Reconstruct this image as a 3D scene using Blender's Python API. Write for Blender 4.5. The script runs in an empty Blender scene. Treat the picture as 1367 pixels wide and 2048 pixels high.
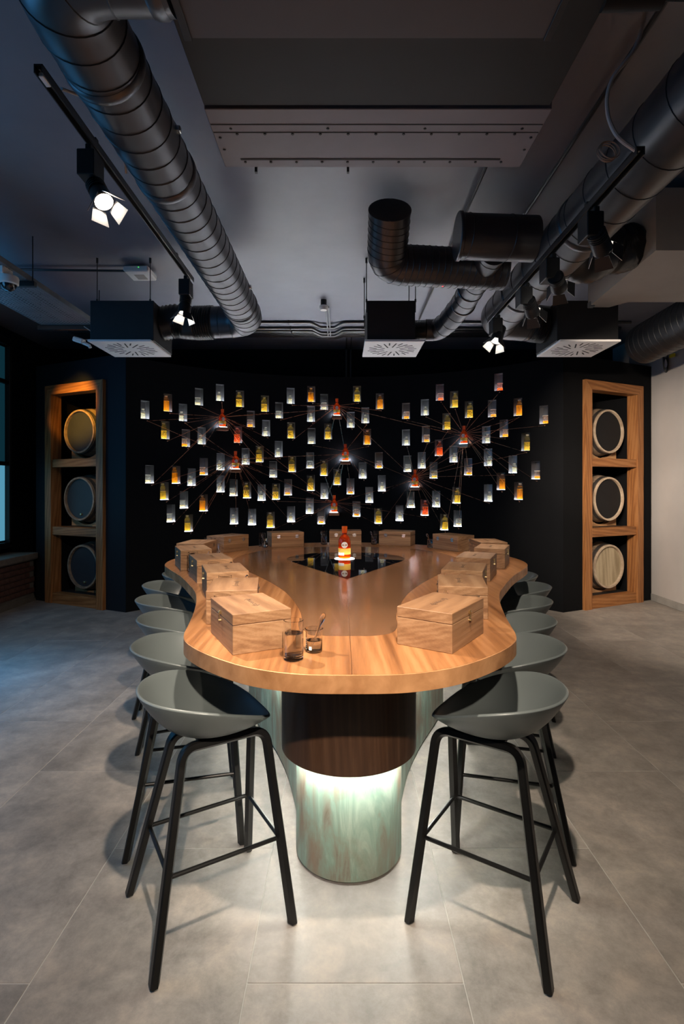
import bpy, bmesh, math, random
from mathutils import Vector, Matrix
from math import sin, cos, pi, radians, atan2, sqrt

random.seed(7)
sc = bpy.context.scene
COL = sc.collection

# ------------------------------------------------------------------ camera
CAM_H, F_PX, CX, HY = 1.6, 1060.0, 683.5, 975.0      # principal column / horizon row of the 1367x2048 frame
cam_d = bpy.data.cameras.new('camera')
cam_d.sensor_fit = 'HORIZONTAL'
cam_d.sensor_width = 36.0
cam_d.lens = 36.0 * F_PX / 1367.0
cam_d.shift_y = (HY - 1024.0) / 1367.0
cam_d.clip_start = 0.05
cam = bpy.data.objects.new('camera', cam_d)
cam.location = (0, 0, CAM_H)
cam.rotation_euler = (pi / 2, 0, 0)
COL.objects.link(cam)
sc.camera = cam

# ------------------------------------------------------------------ world, exposure
w = bpy.data.worlds.new('world')
sc.world = w
w.use_nodes = True
w.node_tree.nodes['Background'].inputs[0].default_value = (0.10, 0.13, 0.20, 1)
w.node_tree.nodes['Background'].inputs[1].default_value = 0.05
sc.view_settings.view_transform = 'Standard'
sc.view_settings.look = 'None'
sc.view_settings.gamma = 1.0
sc.view_settings.use_curve_mapping = False
sc.view_settings.exposure = 0.0
sc.cycles.use_denoising = True
sc.cycles.max_bounces = 10
sc.cycles.diffuse_bounces = 5
sc.cycles.glossy_bounces = 4
sc.cycles.transmission_bounces = 8
sc.cycles.transparent_max_bounces = 24
sc.cycles.sample_clamp_indirect = 3.0
sc.cycles.sample_clamp_direct = 12.0
sc.cycles.blur_glossy = 0.6


def area_light(name, loc, direction, sx, sy, power, color):
    d = bpy.data.lights.new(name, 'AREA')
    d.shape = 'RECTANGLE'
    d.size, d.size_y, d.energy, d.color = sx, sy, power, color
    o = bpy.data.objects.new(name, d)
    o.location = loc
    o.rotation_euler = Vector(direction).to_track_quat('-Z', 'Y').to_euler()
    COL.objects.link(o)
    return o


BLUE = (0.10, 0.46, 1.0)
# cold daylight that comes in through the left-hand windows
area_light('daylight_window_far', (-4.50, 5.6, 2.2), (1, -0.25, -0.25), 2.0, 2.4, 12, BLUE)
area_light('daylight_window_near', (-4.50, 2.2, 2.2), (1, 0.1, -0.15), 2.4, 2.4, 48, BLUE)
beam = area_light('daylight_window_beam', (-4.50, 4.1, 2.5), (1.30, 0.1, -2.5), 1.0, 1.0, 11, BLUE)
beam.data.spread = radians(48)


# ------------------------------------------------------------------ materials
def new_mat(name):
    m = bpy.data.materials.new(name)
    m.use_nodes = True
    nt = m.node_tree
    return m, nt, nt.nodes['Principled BSDF']


def ramp(nt, fac, stops):
    r = nt.nodes.new('ShaderNodeValToRGB')
    e = r.color_ramp.elements
    while len(e) < len(stops):
        e.new(0.5)
    for k, (p, c) in enumerate(stops):
        e[k].position = p
        e[k].color = (c[0], c[1], c[2], 1)
    nt.links.new(fac, r.inputs[0])
    return r.outputs[0]


def coords(nt, scale, kind='Object'):
    tc = nt.nodes.new('ShaderNodeTexCoord')
    mp = nt.nodes.new('ShaderNodeMapping')
    mp.inputs['Scale'].default_value = scale
    nt.links.new(tc.outputs[kind], mp.inputs[0])
    return mp.outputs[0]


def noise(nt, vec, scale, detail=4, rough=0.55, dist=0.0):
    n = nt.nodes.new('ShaderNodeTexNoise')
    n.inputs['Scale'].default_value = scale
    n.inputs['Detail'].default_value = detail
    n.inputs['Roughness'].default_value = rough
    n.inputs['Distortion'].default_value = dist
    nt.links.new(vec, n.inputs['Vector'])
    return n.outputs['Fac']


def bump(nt, bsdf, h, strength=0.2, dist=0.01):
    b = nt.nodes.new('ShaderNodeBump')
    b.inputs['Strength'].default_value = strength
    b.inputs['Distance'].default_value = dist
    nt.links.new(h, b.inputs['Height'])
    nt.links.new(b.outputs[0], bsdf.inputs['Normal'])


def mix_rgb(nt, fac, a, b, mode='MIX'):
    m = nt.nodes.new('ShaderNodeMix')
    m.data_type = 'RGBA'
    m.blend_type = mode
    if isinstance(fac, float):
        m.inputs[0].default_value = fac
    else:
        nt.links.new(fac, m.inputs[0])
    for sock, v in ((m.inputs[6], a), (m.inputs[7], b)):
        if isinstance(v, tuple):
            sock.default_value = (v[0], v[1], v[2], 1)
        else:
            nt.links.new(v, sock)
    return m.outputs[2]


def plain(name, c, rough=0.5, metal=0.0, spec=0.5, var=0.12, scale=8.0, bmp=0.0):
    m, nt, b = new_mat(name)
    v = coords(nt, (1, 1, 1))
    f = noise(nt, v, scale, 3)
    lo = tuple(x * (1 - var) for x in c)
    hi = tuple(min(1, x * (1 + var)) for x in c)
    nt.links.new(ramp(nt, f, [(0.3, lo), (0.7, hi)]), b.inputs['Base Color'])
    b.inputs['Roughness'].default_value = rough
    b.inputs['Metallic'].default_value = metal
    b.inputs['Specular IOR Level'].default_value = spec
    if bmp:
        bump(nt, b, noise(nt, v, scale * 20, 2), bmp, 0.002)
    return m


def wood(name, dark, mid, light, stretch=(1, 0.08, 1), scale=9.0, rough=0.4, ring=0.6, spec=0.4):
    """oak: long fibres along the short axis of `stretch`, cathedral rings from a distorted wave"""
    m, nt, b = new_mat(name)
    tc = nt.nodes.new('ShaderNodeTexCoord')
    oi = nt.nodes.new('ShaderNodeObjectInfo')
    add = nt.nodes.new('ShaderNodeVectorMath')
    add.operation = 'MULTIPLY_ADD'
    comb = nt.nodes.new('ShaderNodeCombineXYZ')
    for k in range(3):
        nt.links.new(oi.outputs['Random'], comb.inputs[k])
    nt.links.new(comb.outputs[0], add.inputs[0])
    add.inputs[1].default_value = (3.1, 5.7, 2.3)
    nt.links.new(tc.outputs['Object'], add.inputs[2])
    mp = nt.nodes.new('ShaderNodeMapping')
    mp.inputs['Scale'].default_value = stretch
    nt.links.new(add.outputs[0], mp.inputs[0])
    v = mp.outputs[0]
    big = noise(nt, v, scale * 0.55, 3, 0.5, 0.8)
    wv = nt.nodes.new('ShaderNodeTexWave')
    wv.wave_type = 'BANDS'
    wv.bands_direction = 'DIAGONAL'
    wv.inputs['Scale'].default_value = scale * 0.9
    wv.inputs['Distortion'].default_value = 9.0
    wv.inputs['Detail'].default_value = 3
    wv.inputs['Detail Scale'].default_value = 0.6
    nt.links.new(v, wv.inputs['Vector'])
    fine = noise(nt, v, scale * 9, 4, 0.7)
    f1 = nt.nodes.new('ShaderNodeMath')
    f1.operation = 'MULTIPLY_ADD'
    nt.links.new(wv.outputs['Fac'], f1.inputs[0])
    f1.inputs[1].default_value = ring * 0.45
    nt.links.new(big, f1.inputs[2])
    f2 = nt.nodes.new('ShaderNodeMath')
    f2.operation = 'MULTIPLY_ADD'
    nt.links.new(fine, f2.inputs[0])
    f2.inputs[1].default_value = 0.45
    nt.links.new(f1.outputs[0], f2.inputs[2])
    col = ramp(nt, f2.outputs[0], [(0.48, dark), (0.80, mid), (1.15 if False else 1.0, light)])
    nt.links.new(col, b.inputs['Base Color'])
    b.inputs['Roughness'].default_value = rough
    b.inputs['Specular IOR Level'].default_value = spec
    bump(nt, b, f2.outputs[0], 0.12, 0.003)
    return m


def emit(name, c, strength):
    m = bpy.data.materials.new(name)
    m.use_nodes = True
    nt = m.node_tree
    nt.nodes.remove(nt.nodes['Principled BSDF'])
    e = nt.nodes.new('ShaderNodeEmission')
    e.inputs[0].default_value = (c[0], c[1], c[2], 1)
    e.inputs[1].default_value = strength
    nt.links.new(e.outputs[0], nt.nodes['Material Output'].inputs[0])
    return m


def clear(name, tint, body, frac, rough=0.03, ior=1.45, gloss=1.0):
    """thin glass or liquid: tinted see-through, a little scattered light, fresnel gloss"""
    m = bpy.data.materials.new(name)
    m.use_nodes = True
    nt = m.node_tree
    nt.nodes.remove(nt.nodes['Principled BSDF'])
    t = nt.nodes.new('ShaderNodeBsdfTransparent')
    t.inputs[0].default_value = (*tint, 1)
    s = nt.nodes.new('ShaderNodeBsdfTranslucent')
    s.inputs[0].default_value = (*body, 1)
    mx = nt.nodes.new('ShaderNodeMixShader')
    mx.inputs[0].default_value = frac
    nt.links.new(t.outputs[0], mx.inputs[1])
    nt.links.new(s.outputs[0], mx.inputs[2])
    g = nt.nodes.new('ShaderNodeBsdfGlossy')
    g.inputs['Roughness'].default_value = rough
    lw = nt.nodes.new('ShaderNodeLayerWeight')          # same on both faces of a wall, unlike a Fresnel node
    lw.inputs['Blend'].default_value = 0.5
    pw = nt.nodes.new('ShaderNodeMath')
    pw.operation = 'POWER'
    nt.links.new(lw.outputs['Facing'], pw.inputs[0])
    pw.inputs[1].default_value = 4.0
    fr = nt.nodes.new('ShaderNodeMath')
    fr.operation = 'MULTIPLY_ADD'
    nt.links.new(pw.outputs[0], fr.inputs[0])
    fr.inputs[1].default_value = 0.55 * gloss
    fr.inputs[2].default_value = gloss * ((ior - 1) / (ior + 1)) ** 2
    m2 = nt.nodes.new('ShaderNodeMixShader')
    nt.links.new(fr.outputs[0], m2.inputs[0])
    nt.links.new(mx.outputs[0], m2.inputs[1])
    nt.links.new(g.outputs[0], m2.inputs[2])
    nt.links.new(m2.outputs[0], nt.nodes['Material Output'].inputs[0])
    return m


M = {}


def floor_mat():
    m, nt, b = new_mat('concrete_tile')
    tc = nt.nodes.new('ShaderNodeTexCoord')
    oi = nt.nodes.new('ShaderNodeObjectInfo')
    add = nt.nodes.new('ShaderNodeVectorMath')
    add.operation = 'MULTIPLY_ADD'
    comb = nt.nodes.new('ShaderNodeCombineXYZ')
    for k in range(3):
        nt.links.new(oi.outputs['Random'], comb.inputs[k])
    nt.links.new(comb.outputs[0], add.inputs[0])
    add.inputs[1].default_value = (17, 23, 5)
    nt.links.new(tc.outputs['Object'], add.inputs[2])
    v = add.outputs[0]
    a = noise(nt, v, 1.6, 7, 0.62, 0.2)
    c = noise(nt, v, 6.0, 12, 0.78, 0.15)
    base = ramp(nt, a, [(0.30, (0.195, 0.175, 0.156)), (0.5, (0.265, 0.238, 0.212)), (0.72, (0.335, 0.303, 0.270))])
    mott = ramp(nt, c, [(0.36, (0.70, 0.70, 0.70)), (0.50, (0.97, 0.97, 0.97)), (0.64, (1.30, 1.25, 1.20))])
    nt.links.new(mix_rgb(nt, 1.0, base, mott, 'MULTIPLY'), b.inputs['Base Color'])
    nt.links.new(ramp(nt, c, [(0.3, (0.42,) * 3), (0.7, (0.60,) * 3)]), b.inputs['Roughness'])
    b.inputs['Specular IOR Level'].default_value = 0.42
    bump(nt, b, c, 0.05, 0.004)
    return m


def copper_mat(name, c1, c2, rough, sc_v, nz=3.0, metal=1.0):
    m, nt, b = new_mat(name)
    v = coords(nt, sc_v)
    f = noise(nt, v, nz, 5, 0.6, 0.4)
    nt.links.new(ramp(nt, f, [(0.32, c1), (0.68, c2)]), b.inputs['Base Color'])
    b.inputs['Metallic'].default_value = metal
    f2 = noise(nt, v, nz * 2.2, 5, 0.65)
    nt.links.new(ramp(nt, f2, [(0.3, (rough * 0.75,) * 3), (0.7, (rough * 1.35,) * 3)]), b.inputs['Roughness'])
    return m


def patina_mat():
    m, nt, b = new_mat('verdigris_copper')
    v = coords(nt, (1, 1, 0.22))
    v2 = coords(nt, (1, 1, 0.55))
    f = noise(nt, v, 7.5, 7, 0.65, 1.4)
    col = ramp(nt, f, [(0.30, (0.12, 0.085, 0.058)), (0.42, (0.20, 0.205, 0.160)), (0.51, (0.20, 0.290, 0.230)),
                       (0.62, (0.31, 0.385, 0.315)), (0.76, (0.43, 0.48, 0.40))])
    g = noise(nt, v2, 3.2, 6, 0.6, 0.8)
    rust = ramp(nt, g, [(0.5, (0, 0, 0)), (0.66, (1, 1, 1))])
    nt.links.new(mix_rgb(nt, rust, col, (0.20, 0.145, 0.10)), b.inputs['Base Color'])
    b.inputs['Roughness'].default_value = 0.48
    b.inputs['Metallic'].default_value = 0.12
    bump(nt, b, f, 0.15, 0.004)
    return m


M['tile'] = floor_mat()
M['grout'] = plain('grout', (0.42, 0.40, 0.37), 0.9)
M['ceiling'] = plain('dark_grey_ceiling_paint', (0.165, 0.170, 0.205), 0.42, spec=0.5, var=0.06, scale=3)
M['black_wall'] = plain('black_wall_paint', (0.0075, 0.0077, 0.0085), 0.85, spec=0.03, var=0.05)
M['blue_black_wall'] = plain('blue_black_wall_paint', (0.010, 0.012, 0.016), 0.6, spec=0.15, var=0.05)
M['rear_wall'] = plain('rear_wall_paint', (0.04, 0.04, 0.042), 0.7, var=0.05)
M['white_wall'] = plain('grey_white_plaster', (0.50, 0.47, 0.445), 0.75, spec=0.25, var=0.05, scale=2)
M['skirting'] = plain('grey_stone_skirting', (0.30, 0.29, 0.27), 0.5, var=0.15, scale=6)
M['brick'] = plain('dark_red_brick', (0.075, 0.030, 0.022), 0.85, var=0.35, scale=14, bmp=0.3)
M['mortar'] = plain('mortar', (0.11, 0.095, 0.08), 0.9)
M['sill'] = plain('stone_sill', (0.17, 0.14, 0.115), 0.7, var=0.2, scale=12)
M['black_metal'] = plain('black_metal', (0.012, 0.012, 0.013), 0.42, spec=0.4)
M['black_box'] = plain('black_plenum', (0.016, 0.016, 0.017), 0.55, spec=0.35)
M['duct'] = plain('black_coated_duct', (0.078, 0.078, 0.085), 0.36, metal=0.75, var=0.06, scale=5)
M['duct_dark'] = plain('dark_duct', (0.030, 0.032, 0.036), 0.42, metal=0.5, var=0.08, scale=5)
M['seam'] = plain('duct_seam', (0.02, 0.02, 0.022), 0.4, metal=0.3)
M['flex'] = plain('flexible_duct_foil', (0.035, 0.034, 0.034), 0.33, metal=0.6)
M['inside'] = plain('duct_inside', (0.006, 0.006, 0.006), 0.8)
M['unit_near'] = plain('charcoal_unit_panel', (0.052, 0.049, 0.058), 0.5, var=0.06, scale=4)
M['unit_panel'] = plain('grey_unit_panel', (0.15, 0.138, 0.165), 0.5, metal=0.0, var=0.06, scale=4)
M['unit_dark'] = plain('dark_unit_panel', (0.015, 0.015, 0.015), 0.6, spec=0.3, var=0.08, scale=4)
M['beige_duct'] = plain('grey_beige_duct', (0.33, 0.30, 0.275), 0.6, var=0.06, scale=3)
M['white_plastic'] = plain('white_plastic', (0.72, 0.71, 0.69), 0.45, var=0.03)
M['diffuser'] = plain('white_diffuser_plate', (0.86, 0.83, 0.82), 0.5, var=0.02)
M['slot'] = plain('dark_slot', (0.02, 0.02, 0.02), 0.8)
M['galv'] = plain('perforated_tray_steel', (0.17, 0.18, 0.19), 0.5, metal=0.3)
M['conduit'] = plain('black_conduit', (0.018, 0.018, 0.02), 0.35, spec=0.5)
M['pale_cable'] = plain('pale_cable', (0.42, 0.38, 0.35), 0.5)
M['tan_cable'] = plain('tan_cable', (0.30, 0.20, 0.14), 0.5)
M['red_led'] = emit('red_led', (1, 0.02, 0.03), 3.0)
M['green_led'] = emit('green_led', (0.1, 1, 0.1), 2.0)
M['yellow_tag'] = plain('yellow_tag', (0.6, 0.5, 0.03), 0.5)
M['seat'] = plain('grey_green_shell', (0.105, 0.123, 0.123), 0.34, spec=0.45, var=0.03, scale=3)
M['leg'] = plain('black_stained_oak', (0.0062, 0.006, 0.0058), 0.38, spec=0.30, var=0.15, scale=20)
M['glide'] = plain('clear_glide', (0.25, 0.30, 0.29), 0.3)
M['table_wood'] = wood('table_oak', (0.135, 0.052, 0.018), (0.285, 0.122, 0.045), (0.37, 0.175, 0.072), (1, 0.045, 1), 20.0, 0.28, 0.30, 0.5)
M['box_wood'] = wood('box_oak', (0.130, 0.060, 0.026), (0.232, 0.122, 0.058), (0.31, 0.178, 0.092), (0.5, 0.06, 1.7), 20.0, 0.5, 0.30)
M['frame_wood'] = wood('frame_oak', (0.13, 0.048, 0.014), (0.25, 0.098, 0.030), (0.33, 0.145, 0.05), (1, 1, 0.09), 14.0, 0.45, 0.6)
M['rail_wood'] = wood('rail_oak', (0.13, 0.048, 0.014), (0.25, 0.098, 0.030), (0.33, 0.145, 0.05), (0.09, 1, 1), 14.0, 0.45, 0.6)
M['apron'] = wood('dark_veneer', (0.028, 0.0135, 0.0078), (0.050, 0.024, 0.013), (0.072, 0.036, 0.020), (1, 1, 0.05), 24.0, 0.34, 0.3)
M['copper_top'] = copper_mat('brushed_copper_top', (0.56, 0.27, 0.13), (0.66, 0.335, 0.175), 0.13, (1, 1, 1), 1.6, 0.78)
M['copper_band'] = copper_mat('mottled_copper_band', (0.36, 0.165, 0.065), (0.60, 0.31, 0.14), 0.42, (1, 1, 1), 9.0, 0.45)
M['copper'] = copper_mat('copper_wire', (0.60, 0.26, 0.14), (0.85, 0.42, 0.25), 0.28, (1, 1, 1), 6.0)
M['shelf_copper'] = copper_mat('shelf_copper', (0.30, 0.15, 0.10), (0.42, 0.22, 0.14), 0.4, (1, 1, 1), 6.0)
M['patina'] = patina_mat()
M['black_glass'] = plain('black_glass', (0.004, 0.004, 0.005), 0.025, spec=0.9)
M['brass'] = plain('brass', (0.70, 0.56, 0.30), 0.3, metal=1.0)
M['steel'] = plain('polished_steel', (0.72, 0.70, 0.66), 0.25, metal=1.0)
M['ink'] = plain('dark_ink', (0.085, 0.048, 0.028), 0.7)
M['barrel_oak'] = wood('barrel_oak', (0.13, 0.085, 0.055), (0.235, 0.16, 0.105), (0.31, 0.225, 0.15), (1, 0.10, 1), 8.0, 0.6, 0.4)
M['barrel_rim'] = wood('barrel_rim_oak', (0.30, 0.22, 0.15), (0.42, 0.33, 0.24), (0.52, 0.42, 0.31), (1, 0.5, 1), 10.0, 0.6, 0.2)
M['barrel_head'] = wood('barrel_head_oak', (0.22, 0.17, 0.10), (0.33, 0.265, 0.17), (0.42, 0.345, 0.23), (1, 1, 0.12), 9.0, 0.6, 0.5)
M['barrel_black'] = plain('black_painted_head', (0.022, 0.025, 0.030), 0.5, var=0.1)
M['barrel_blackest'] = plain('matt_black_head', (0.008, 0.008, 0.009), 0.6, spec=0.25, var=0.1)
M['barrel_hoop'] = plain('hoop_iron', (0.10, 0.09, 0.085), 0.5, metal=0.7, var=0.3, scale=14)
M['chock'] = wood('chock_oak', (0.22, 0.11, 0.045), (0.36, 0.19, 0.085), (0.44, 0.25, 0.12), (0.2, 1, 1), 12.0, 0.55, 0.4)
def real_glass(name, ior, c=(1, 1, 1)):
    m = bpy.data.materials.new(name)
    m.use_nodes = True
    b = m.node_tree.nodes['Principled BSDF']
    b.inputs['Base Color'].default_value = (*c, 1)
    b.inputs['Transmission Weight'].default_value = 1.0
    b.inputs['Roughness'].default_value = 0.01
    b.inputs['IOR'].default_value = ior
    return m


M['glass'] = real_glass('clear_glass', 1.48)
M['lit_glass'] = clear('bottle_glass', (0.97, 0.97, 0.96), (0.38, 0.38, 0.36), 0.34, 0.15, 1.5, 0.12)
M['water'] = real_glass('water', 1.33)
M['stopper'] = clear('glass_stopper', (0.9, 0.9, 0.88), (1.0, 0.98, 0.94), 0.75, 0.1, 1.5)
M['amber_glass'] = clear('amber_spirit_glass', (0.66, 0.17, 0.02), (0.80, 0.24, 0.035), 0.16, 0.05, 1.5)
M['amber_cap'] = clear('amber_stopper', (0.95, 0.42, 0.12), (1.0, 0.42, 0.14), 0.75, 0.12, 1.5)
for key, tint, body in (('gold', (0.88, 0.66, 0.16), (0.85, 0.58, 0.12)), ('amber', (0.90, 0.48, 0.06), (0.95, 0.46, 0.05)),
                        ('red', (0.95, 0.28, 0.10), (1.0, 0.22, 0.06)), ('pale', (0.96, 0.93, 0.76), (1.0, 0.93, 0.70))):
    M['liq_' + key] = clear('spirit_' + key, tint, tuple(0.42 * v for v in body), 0.45, 0.15, 1.33, 0.0)
M['surface_' + 'gold'] = clear('bright_meniscus', (1, 0.9, 0.6), (1.0, 0.86, 0.5), 0.85)
def frost(name, c):
    m = bpy.data.materials.new(name)
    m.use_nodes = True
    nt = m.node_tree
    nt.nodes.remove(nt.nodes['Principled BSDF'])
    a = nt.nodes.new('ShaderNodeBsdfDiffuse')
    b = nt.nodes.new('ShaderNodeBsdfTranslucent')
    a.inputs[0].default_value = b.inputs[0].default_value = (*c, 1)
    mx = nt.nodes.new('ShaderNodeMixShader')
    mx.inputs[0].default_value = 0.5
    nt.links.new(a.outputs[0], mx.inputs[1])
    nt.links.new(b.outputs[0], mx.inputs[2])
    nt.links.new(mx.outputs[0], nt.nodes['Material Output'].inputs[0])
    return m


M['frost'] = frost('frosted_stopper', (0.97, 0.92, 0.82))
M['glint_gold'] = frost('painted_meniscus_glint', (0.98, 0.76, 0.36))  # pale gold stands in for light caught at the liquid line
M['paper'] = plain('cream_label', (0.78, 0.74, 0.66), 0.7)
M['yellow_paper'] = plain('yellow_label', (0.88, 0.52, 0.07), 0.7)
M['liner'] = plain('niche_liner', (0.020, 0.020, 0.0215), 0.30, spec=0.5, var=0.03)
M['led_niche'] = emit('niche_led', (0.86, 0.92, 1.0), 190)
M['led_hero'] = emit('shelf_led', (0.80, 0.88, 1.0), 22.0)
M['led_disc'] = emit('table_light_disc', (0.93, 0.95, 1.0), 22.0)
M['led_strip'] = emit('under_table_led', (0.99, 1.0, 0.93), 205.0)
M['led_line'] = emit('led_line', (0.99, 1.0, 0.93), 85.0)
M['lens'] = emit('lamp_lens', (1.0, 0.93, 0.83), 60.0)
M['lens_orange'] = emit('lamp_lens_orange', (1.0, 0.55, 0.1), 20.0)
M['door_white'] = plain('barn_door_inner', (0.75, 0.73, 0.70), 0.4)
M['pane_low'] = emit('window_pane_low', (0.16, 0.55, 0.80), 0.55)
M['pane_high'] = emit('window_pane_high', (0.03, 0.20, 0.30), 0.12)


# ------------------------------------------------------------------ geometry helpers
def finish(name, bm, mat, parent=None, loc=(0, 0, 0), rot=(0, 0, 0), smooth=True, angle=35):
    me = bpy.data.meshes.new(name)
    bm.normal_update()
    bm.to_mesh(me)
    bm.free()
    if smooth:
        me.shade_smooth()
        me.set_sharp_from_angle(angle=radians(angle))
    if mat:
        me.materials.append(mat)
    o = bpy.data.objects.new(name, me)
    o.location = loc
    o.rotation_euler = rot
    if parent:
        o.parent = parent
    COL.objects.link(o)
    return o


def thing(name, label, cat, loc=(0, 0, 0), rz=0.0, group=None):
    o = bpy.data.objects.new(name, None)
    o.empty_display_size = 0.05
    o.location = loc
    o.rotation_euler = (0, 0, rz)
    COL.objects.link(o)
    return tag(o, label, cat, group)


def tag(o, label, cat, group=None):
    o['label'] = label
    o['category'] = cat
    if group:
        o['group'] = group
    return o


def struct(o):
    o['kind'] = 'structure'
    return o


def copy_tree(o, parent=None):
    c = o.copy()
    c.parent = parent
    COL.objects.link(c)
    for ch in list(o.children):
        copy_tree(ch, c)
    return c


def box(bm, c, s, bev=0.0, mat=None):
    t = bmesh.new()
    bmesh.ops.create_cube(t, size=1.0)
    bmesh.ops.scale(t, vec=s, verts=t.verts)
    if bev:
        bmesh.ops.bevel(t, geom=list(t.edges), offset=bev, segments=1, affect='EDGES', profile=0.5)
    bmesh.ops.transform(t, matrix=Matrix.Translation(c) @ (mat.to_4x4() if mat else Matrix.Identity(4)), verts=t.verts)
    merge(bm, t)


def merge(bm, t):
    mp = {}
    for v in t.verts:
        mp[v] = bm.verts.new(v.co)
    for f in t.faces:
        try:
            bm.faces.new([mp[v] for v in f.verts])
        except ValueError:
            pass
    t.free()


def B(*boxes):
    """a bmesh from (centre, size[, bevel]) boxes"""
    bm = bmesh.new()
    for b in boxes:
        box(bm, b[0], b[1], b[2] if len(b) > 2 else 0.0)
    return bm


def lathe(bm, prof, n=24, c=(0, 0, 0), rot=None):
    """prof: (r, z) from bottom to top; closed with fans where r == 0"""
    R = rot or Matrix.Identity(3)
    c = Vector(c)
    rings = []
    for r, z in prof:
        if r < 1e-6:
            rings.append([bm.verts.new(c + R @ Vector((0, 0, z)))])
        else:
            rings.append([bm.verts.new(c + R @ Vector((r * cos(2 * pi * k / n), r * sin(2 * pi * k / n), z))) for k in range(n)])
    for a, b in zip(rings[:-1], rings[1:]):
        for k in range(n):
            k2 = (k + 1) % n
            if len(a) == 1 and len(b) == 1:
                continue
            if len(a) == 1:
                bm.faces.new((a[0], b[k], b[k2])[::-1])
            elif len(b) == 1:
                bm.faces.new((a[k], a[k2], b[0]))
            else:
                bm.faces.new((a[k], a[k2], b[k2], b[k]))
    return bm


def L(prof, n=24, c=(0, 0, 0), rot=None):
    return lathe(bmesh.new(), prof, n, c, rot)


def tube(bm, pts, r, n=12, caps=True, closed=False):
    pts = [Vector(p) for p in pts]
    rs = r if isinstance(r, (list, tuple)) else [r] * len(pts)
    m = len(pts)
    rings = []
    up = None
    for i, p in enumerate(pts):
        if closed:
            t = (pts[(i + 1) % m] - pts[i - 1]).normalized()
        else:
            t = (pts[min(i + 1, m - 1)] - pts[max(i - 1, 0)]).normalized()
        if up is None:
            a = Vector((0, 0, 1)) if abs(t.z) < 0.9 else Vector((1, 0, 0))
            up = (a - t * a.dot(t)).normalized()
        else:
            up = (up - t * up.dot(t)).normalized()
        s = t.cross(up)
        rings.append([bm.verts.new(p + (up * cos(2 * pi * k / n) + s * sin(2 * pi * k / n)) * rs[i]) for k in range(n)])
    pairs = list(zip(rings[:-1], rings[1:]))
    if closed:
        pairs.append((rings[-1], rings[0]))
    for a, b in pairs:
        for k in range(n):
            k2 = (k + 1) % n
            bm.faces.new((a[k], b[k], b[k2], a[k2])[::-1])
    if caps and not closed:
        bm.faces.new(rings[0])
        bm.faces.new(rings[-1][::-1])
    return bm


def T(pts, r, n=12, caps=True, closed=False):
    return tube(bmesh.new(), pts, r, n, caps, closed)


def fillet(pts, rad, seg=8):
    """polyline with rounded corners"""
    pts = [Vector(p) for p in pts]
    out = [pts[0]]
    for i in range(1, len(pts) - 1):
        p = pts[i]
        a = (pts[i - 1] - p)
        b = (pts[i + 1] - p)
        la, lb = a.length, b.length
        a.normalize()
        b.normalize()
        ang = a.angle(b)
        d = min(rad / math.tan(ang / 2), la * 0.49, lb * 0.49)
        p0, p1 = p + a * d, p + b * d
        for k in range(seg + 1):
            t = k / seg
            out.append((1 - t) ** 2 * p0 + 2 * t * (1 - t) * p + t * t * p1)
    out.append(pts[-1])
    return out


def spline(pts, seg=8, closed=False):
    P = [Vector(p) for p in pts]
    n = len(P)
    out = []
    rng = range(n) if closed else range(n - 1)
    for i in rng:
        p0 = P[(i - 1) % n] if closed or i > 0 else P[i] * 2 - P[i + 1]
        p1, p2 = P[i], P[(i + 1) % n]
        p3 = P[(i + 2) % n] if closed or i + 2 < n else p2 * 2 - p1
        for k in range(seg):
            t = k / seg
            out.append(0.5 * ((2 * p1) + (p2 - p0) * t + (2 * p0 - 5 * p1 + 4 * p2 - p3) * t * t + (3 * p1 - p0 - 3 * p2 + p3) * t ** 3))
    if not closed:
        out.append(P[-1])
    return out


def prism(bm, outline, z0, z1):
    a = [bm.verts.new((p[0], p[1], z0)) for p in outline]
    b = [bm.verts.new((p[0], p[1], z1)) for p in outline]
    n = len(outline)
    for k in range(n):
        k2 = (k + 1) % n
        bm.faces.new((a[k], a[k2], b[k2], b[k]))
    bm.faces.new(a[::-1])
    bm.faces.new(b)
    return bm


def wall_slab(name, p, q, z0, z1, mat, thick=0.1, side=1):
    """upright slab standing on the segment p-q; `side` is where its thickness goes"""
    p, q = Vector((*p, 0)), Vector((*q, 0))
    d = (q - p).normalized()
    nrm = Vector((-d.y, d.x, 0)) * side * thick
    bm = bmesh.new()
    o = [p, q, q + nrm, p + nrm]
    if side < 0:
        o = o[::-1]
    prism(bm, o, z0, z1)
    return struct(finish(name, bm, mat, smooth=False))


def text_mesh(name, body, size, mat, parent, loc, rot, width=None):
    cu = bpy.data.curves.new(name, 'FONT')
    cu.body = body
    cu.size = size
    cu.align_x = 'CENTER'
    cu.align_y = 'CENTER'
    cu.extrude = 0.0002
    cu.resolution_u = 2
    o = bpy.data.objects.new(name + '_curve', cu)
    COL.objects.link(o)
    dg = bpy.context.evaluated_depsgraph_get()
    me = bpy.data.meshes.new_from_object(o.evaluated_get(dg))
    bpy.data.objects.remove(o)
    me.name = name
    me.materials.clear()
    me.materials.append(mat)
    t = bpy.data.objects.new(name, me)
    t.location, t.rotation_euler = loc, rot
    t.parent = parent
    COL.objects.link(t)
    return t


def ray(px, py):
    return (px - CX) / F_PX, (HY - py) / F_PX


# ================================================================== LARGE STRUCTURE
CEIL = 3.85
TW, TL = 0.70, 1.28
X_FIRST = -0.307

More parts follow.
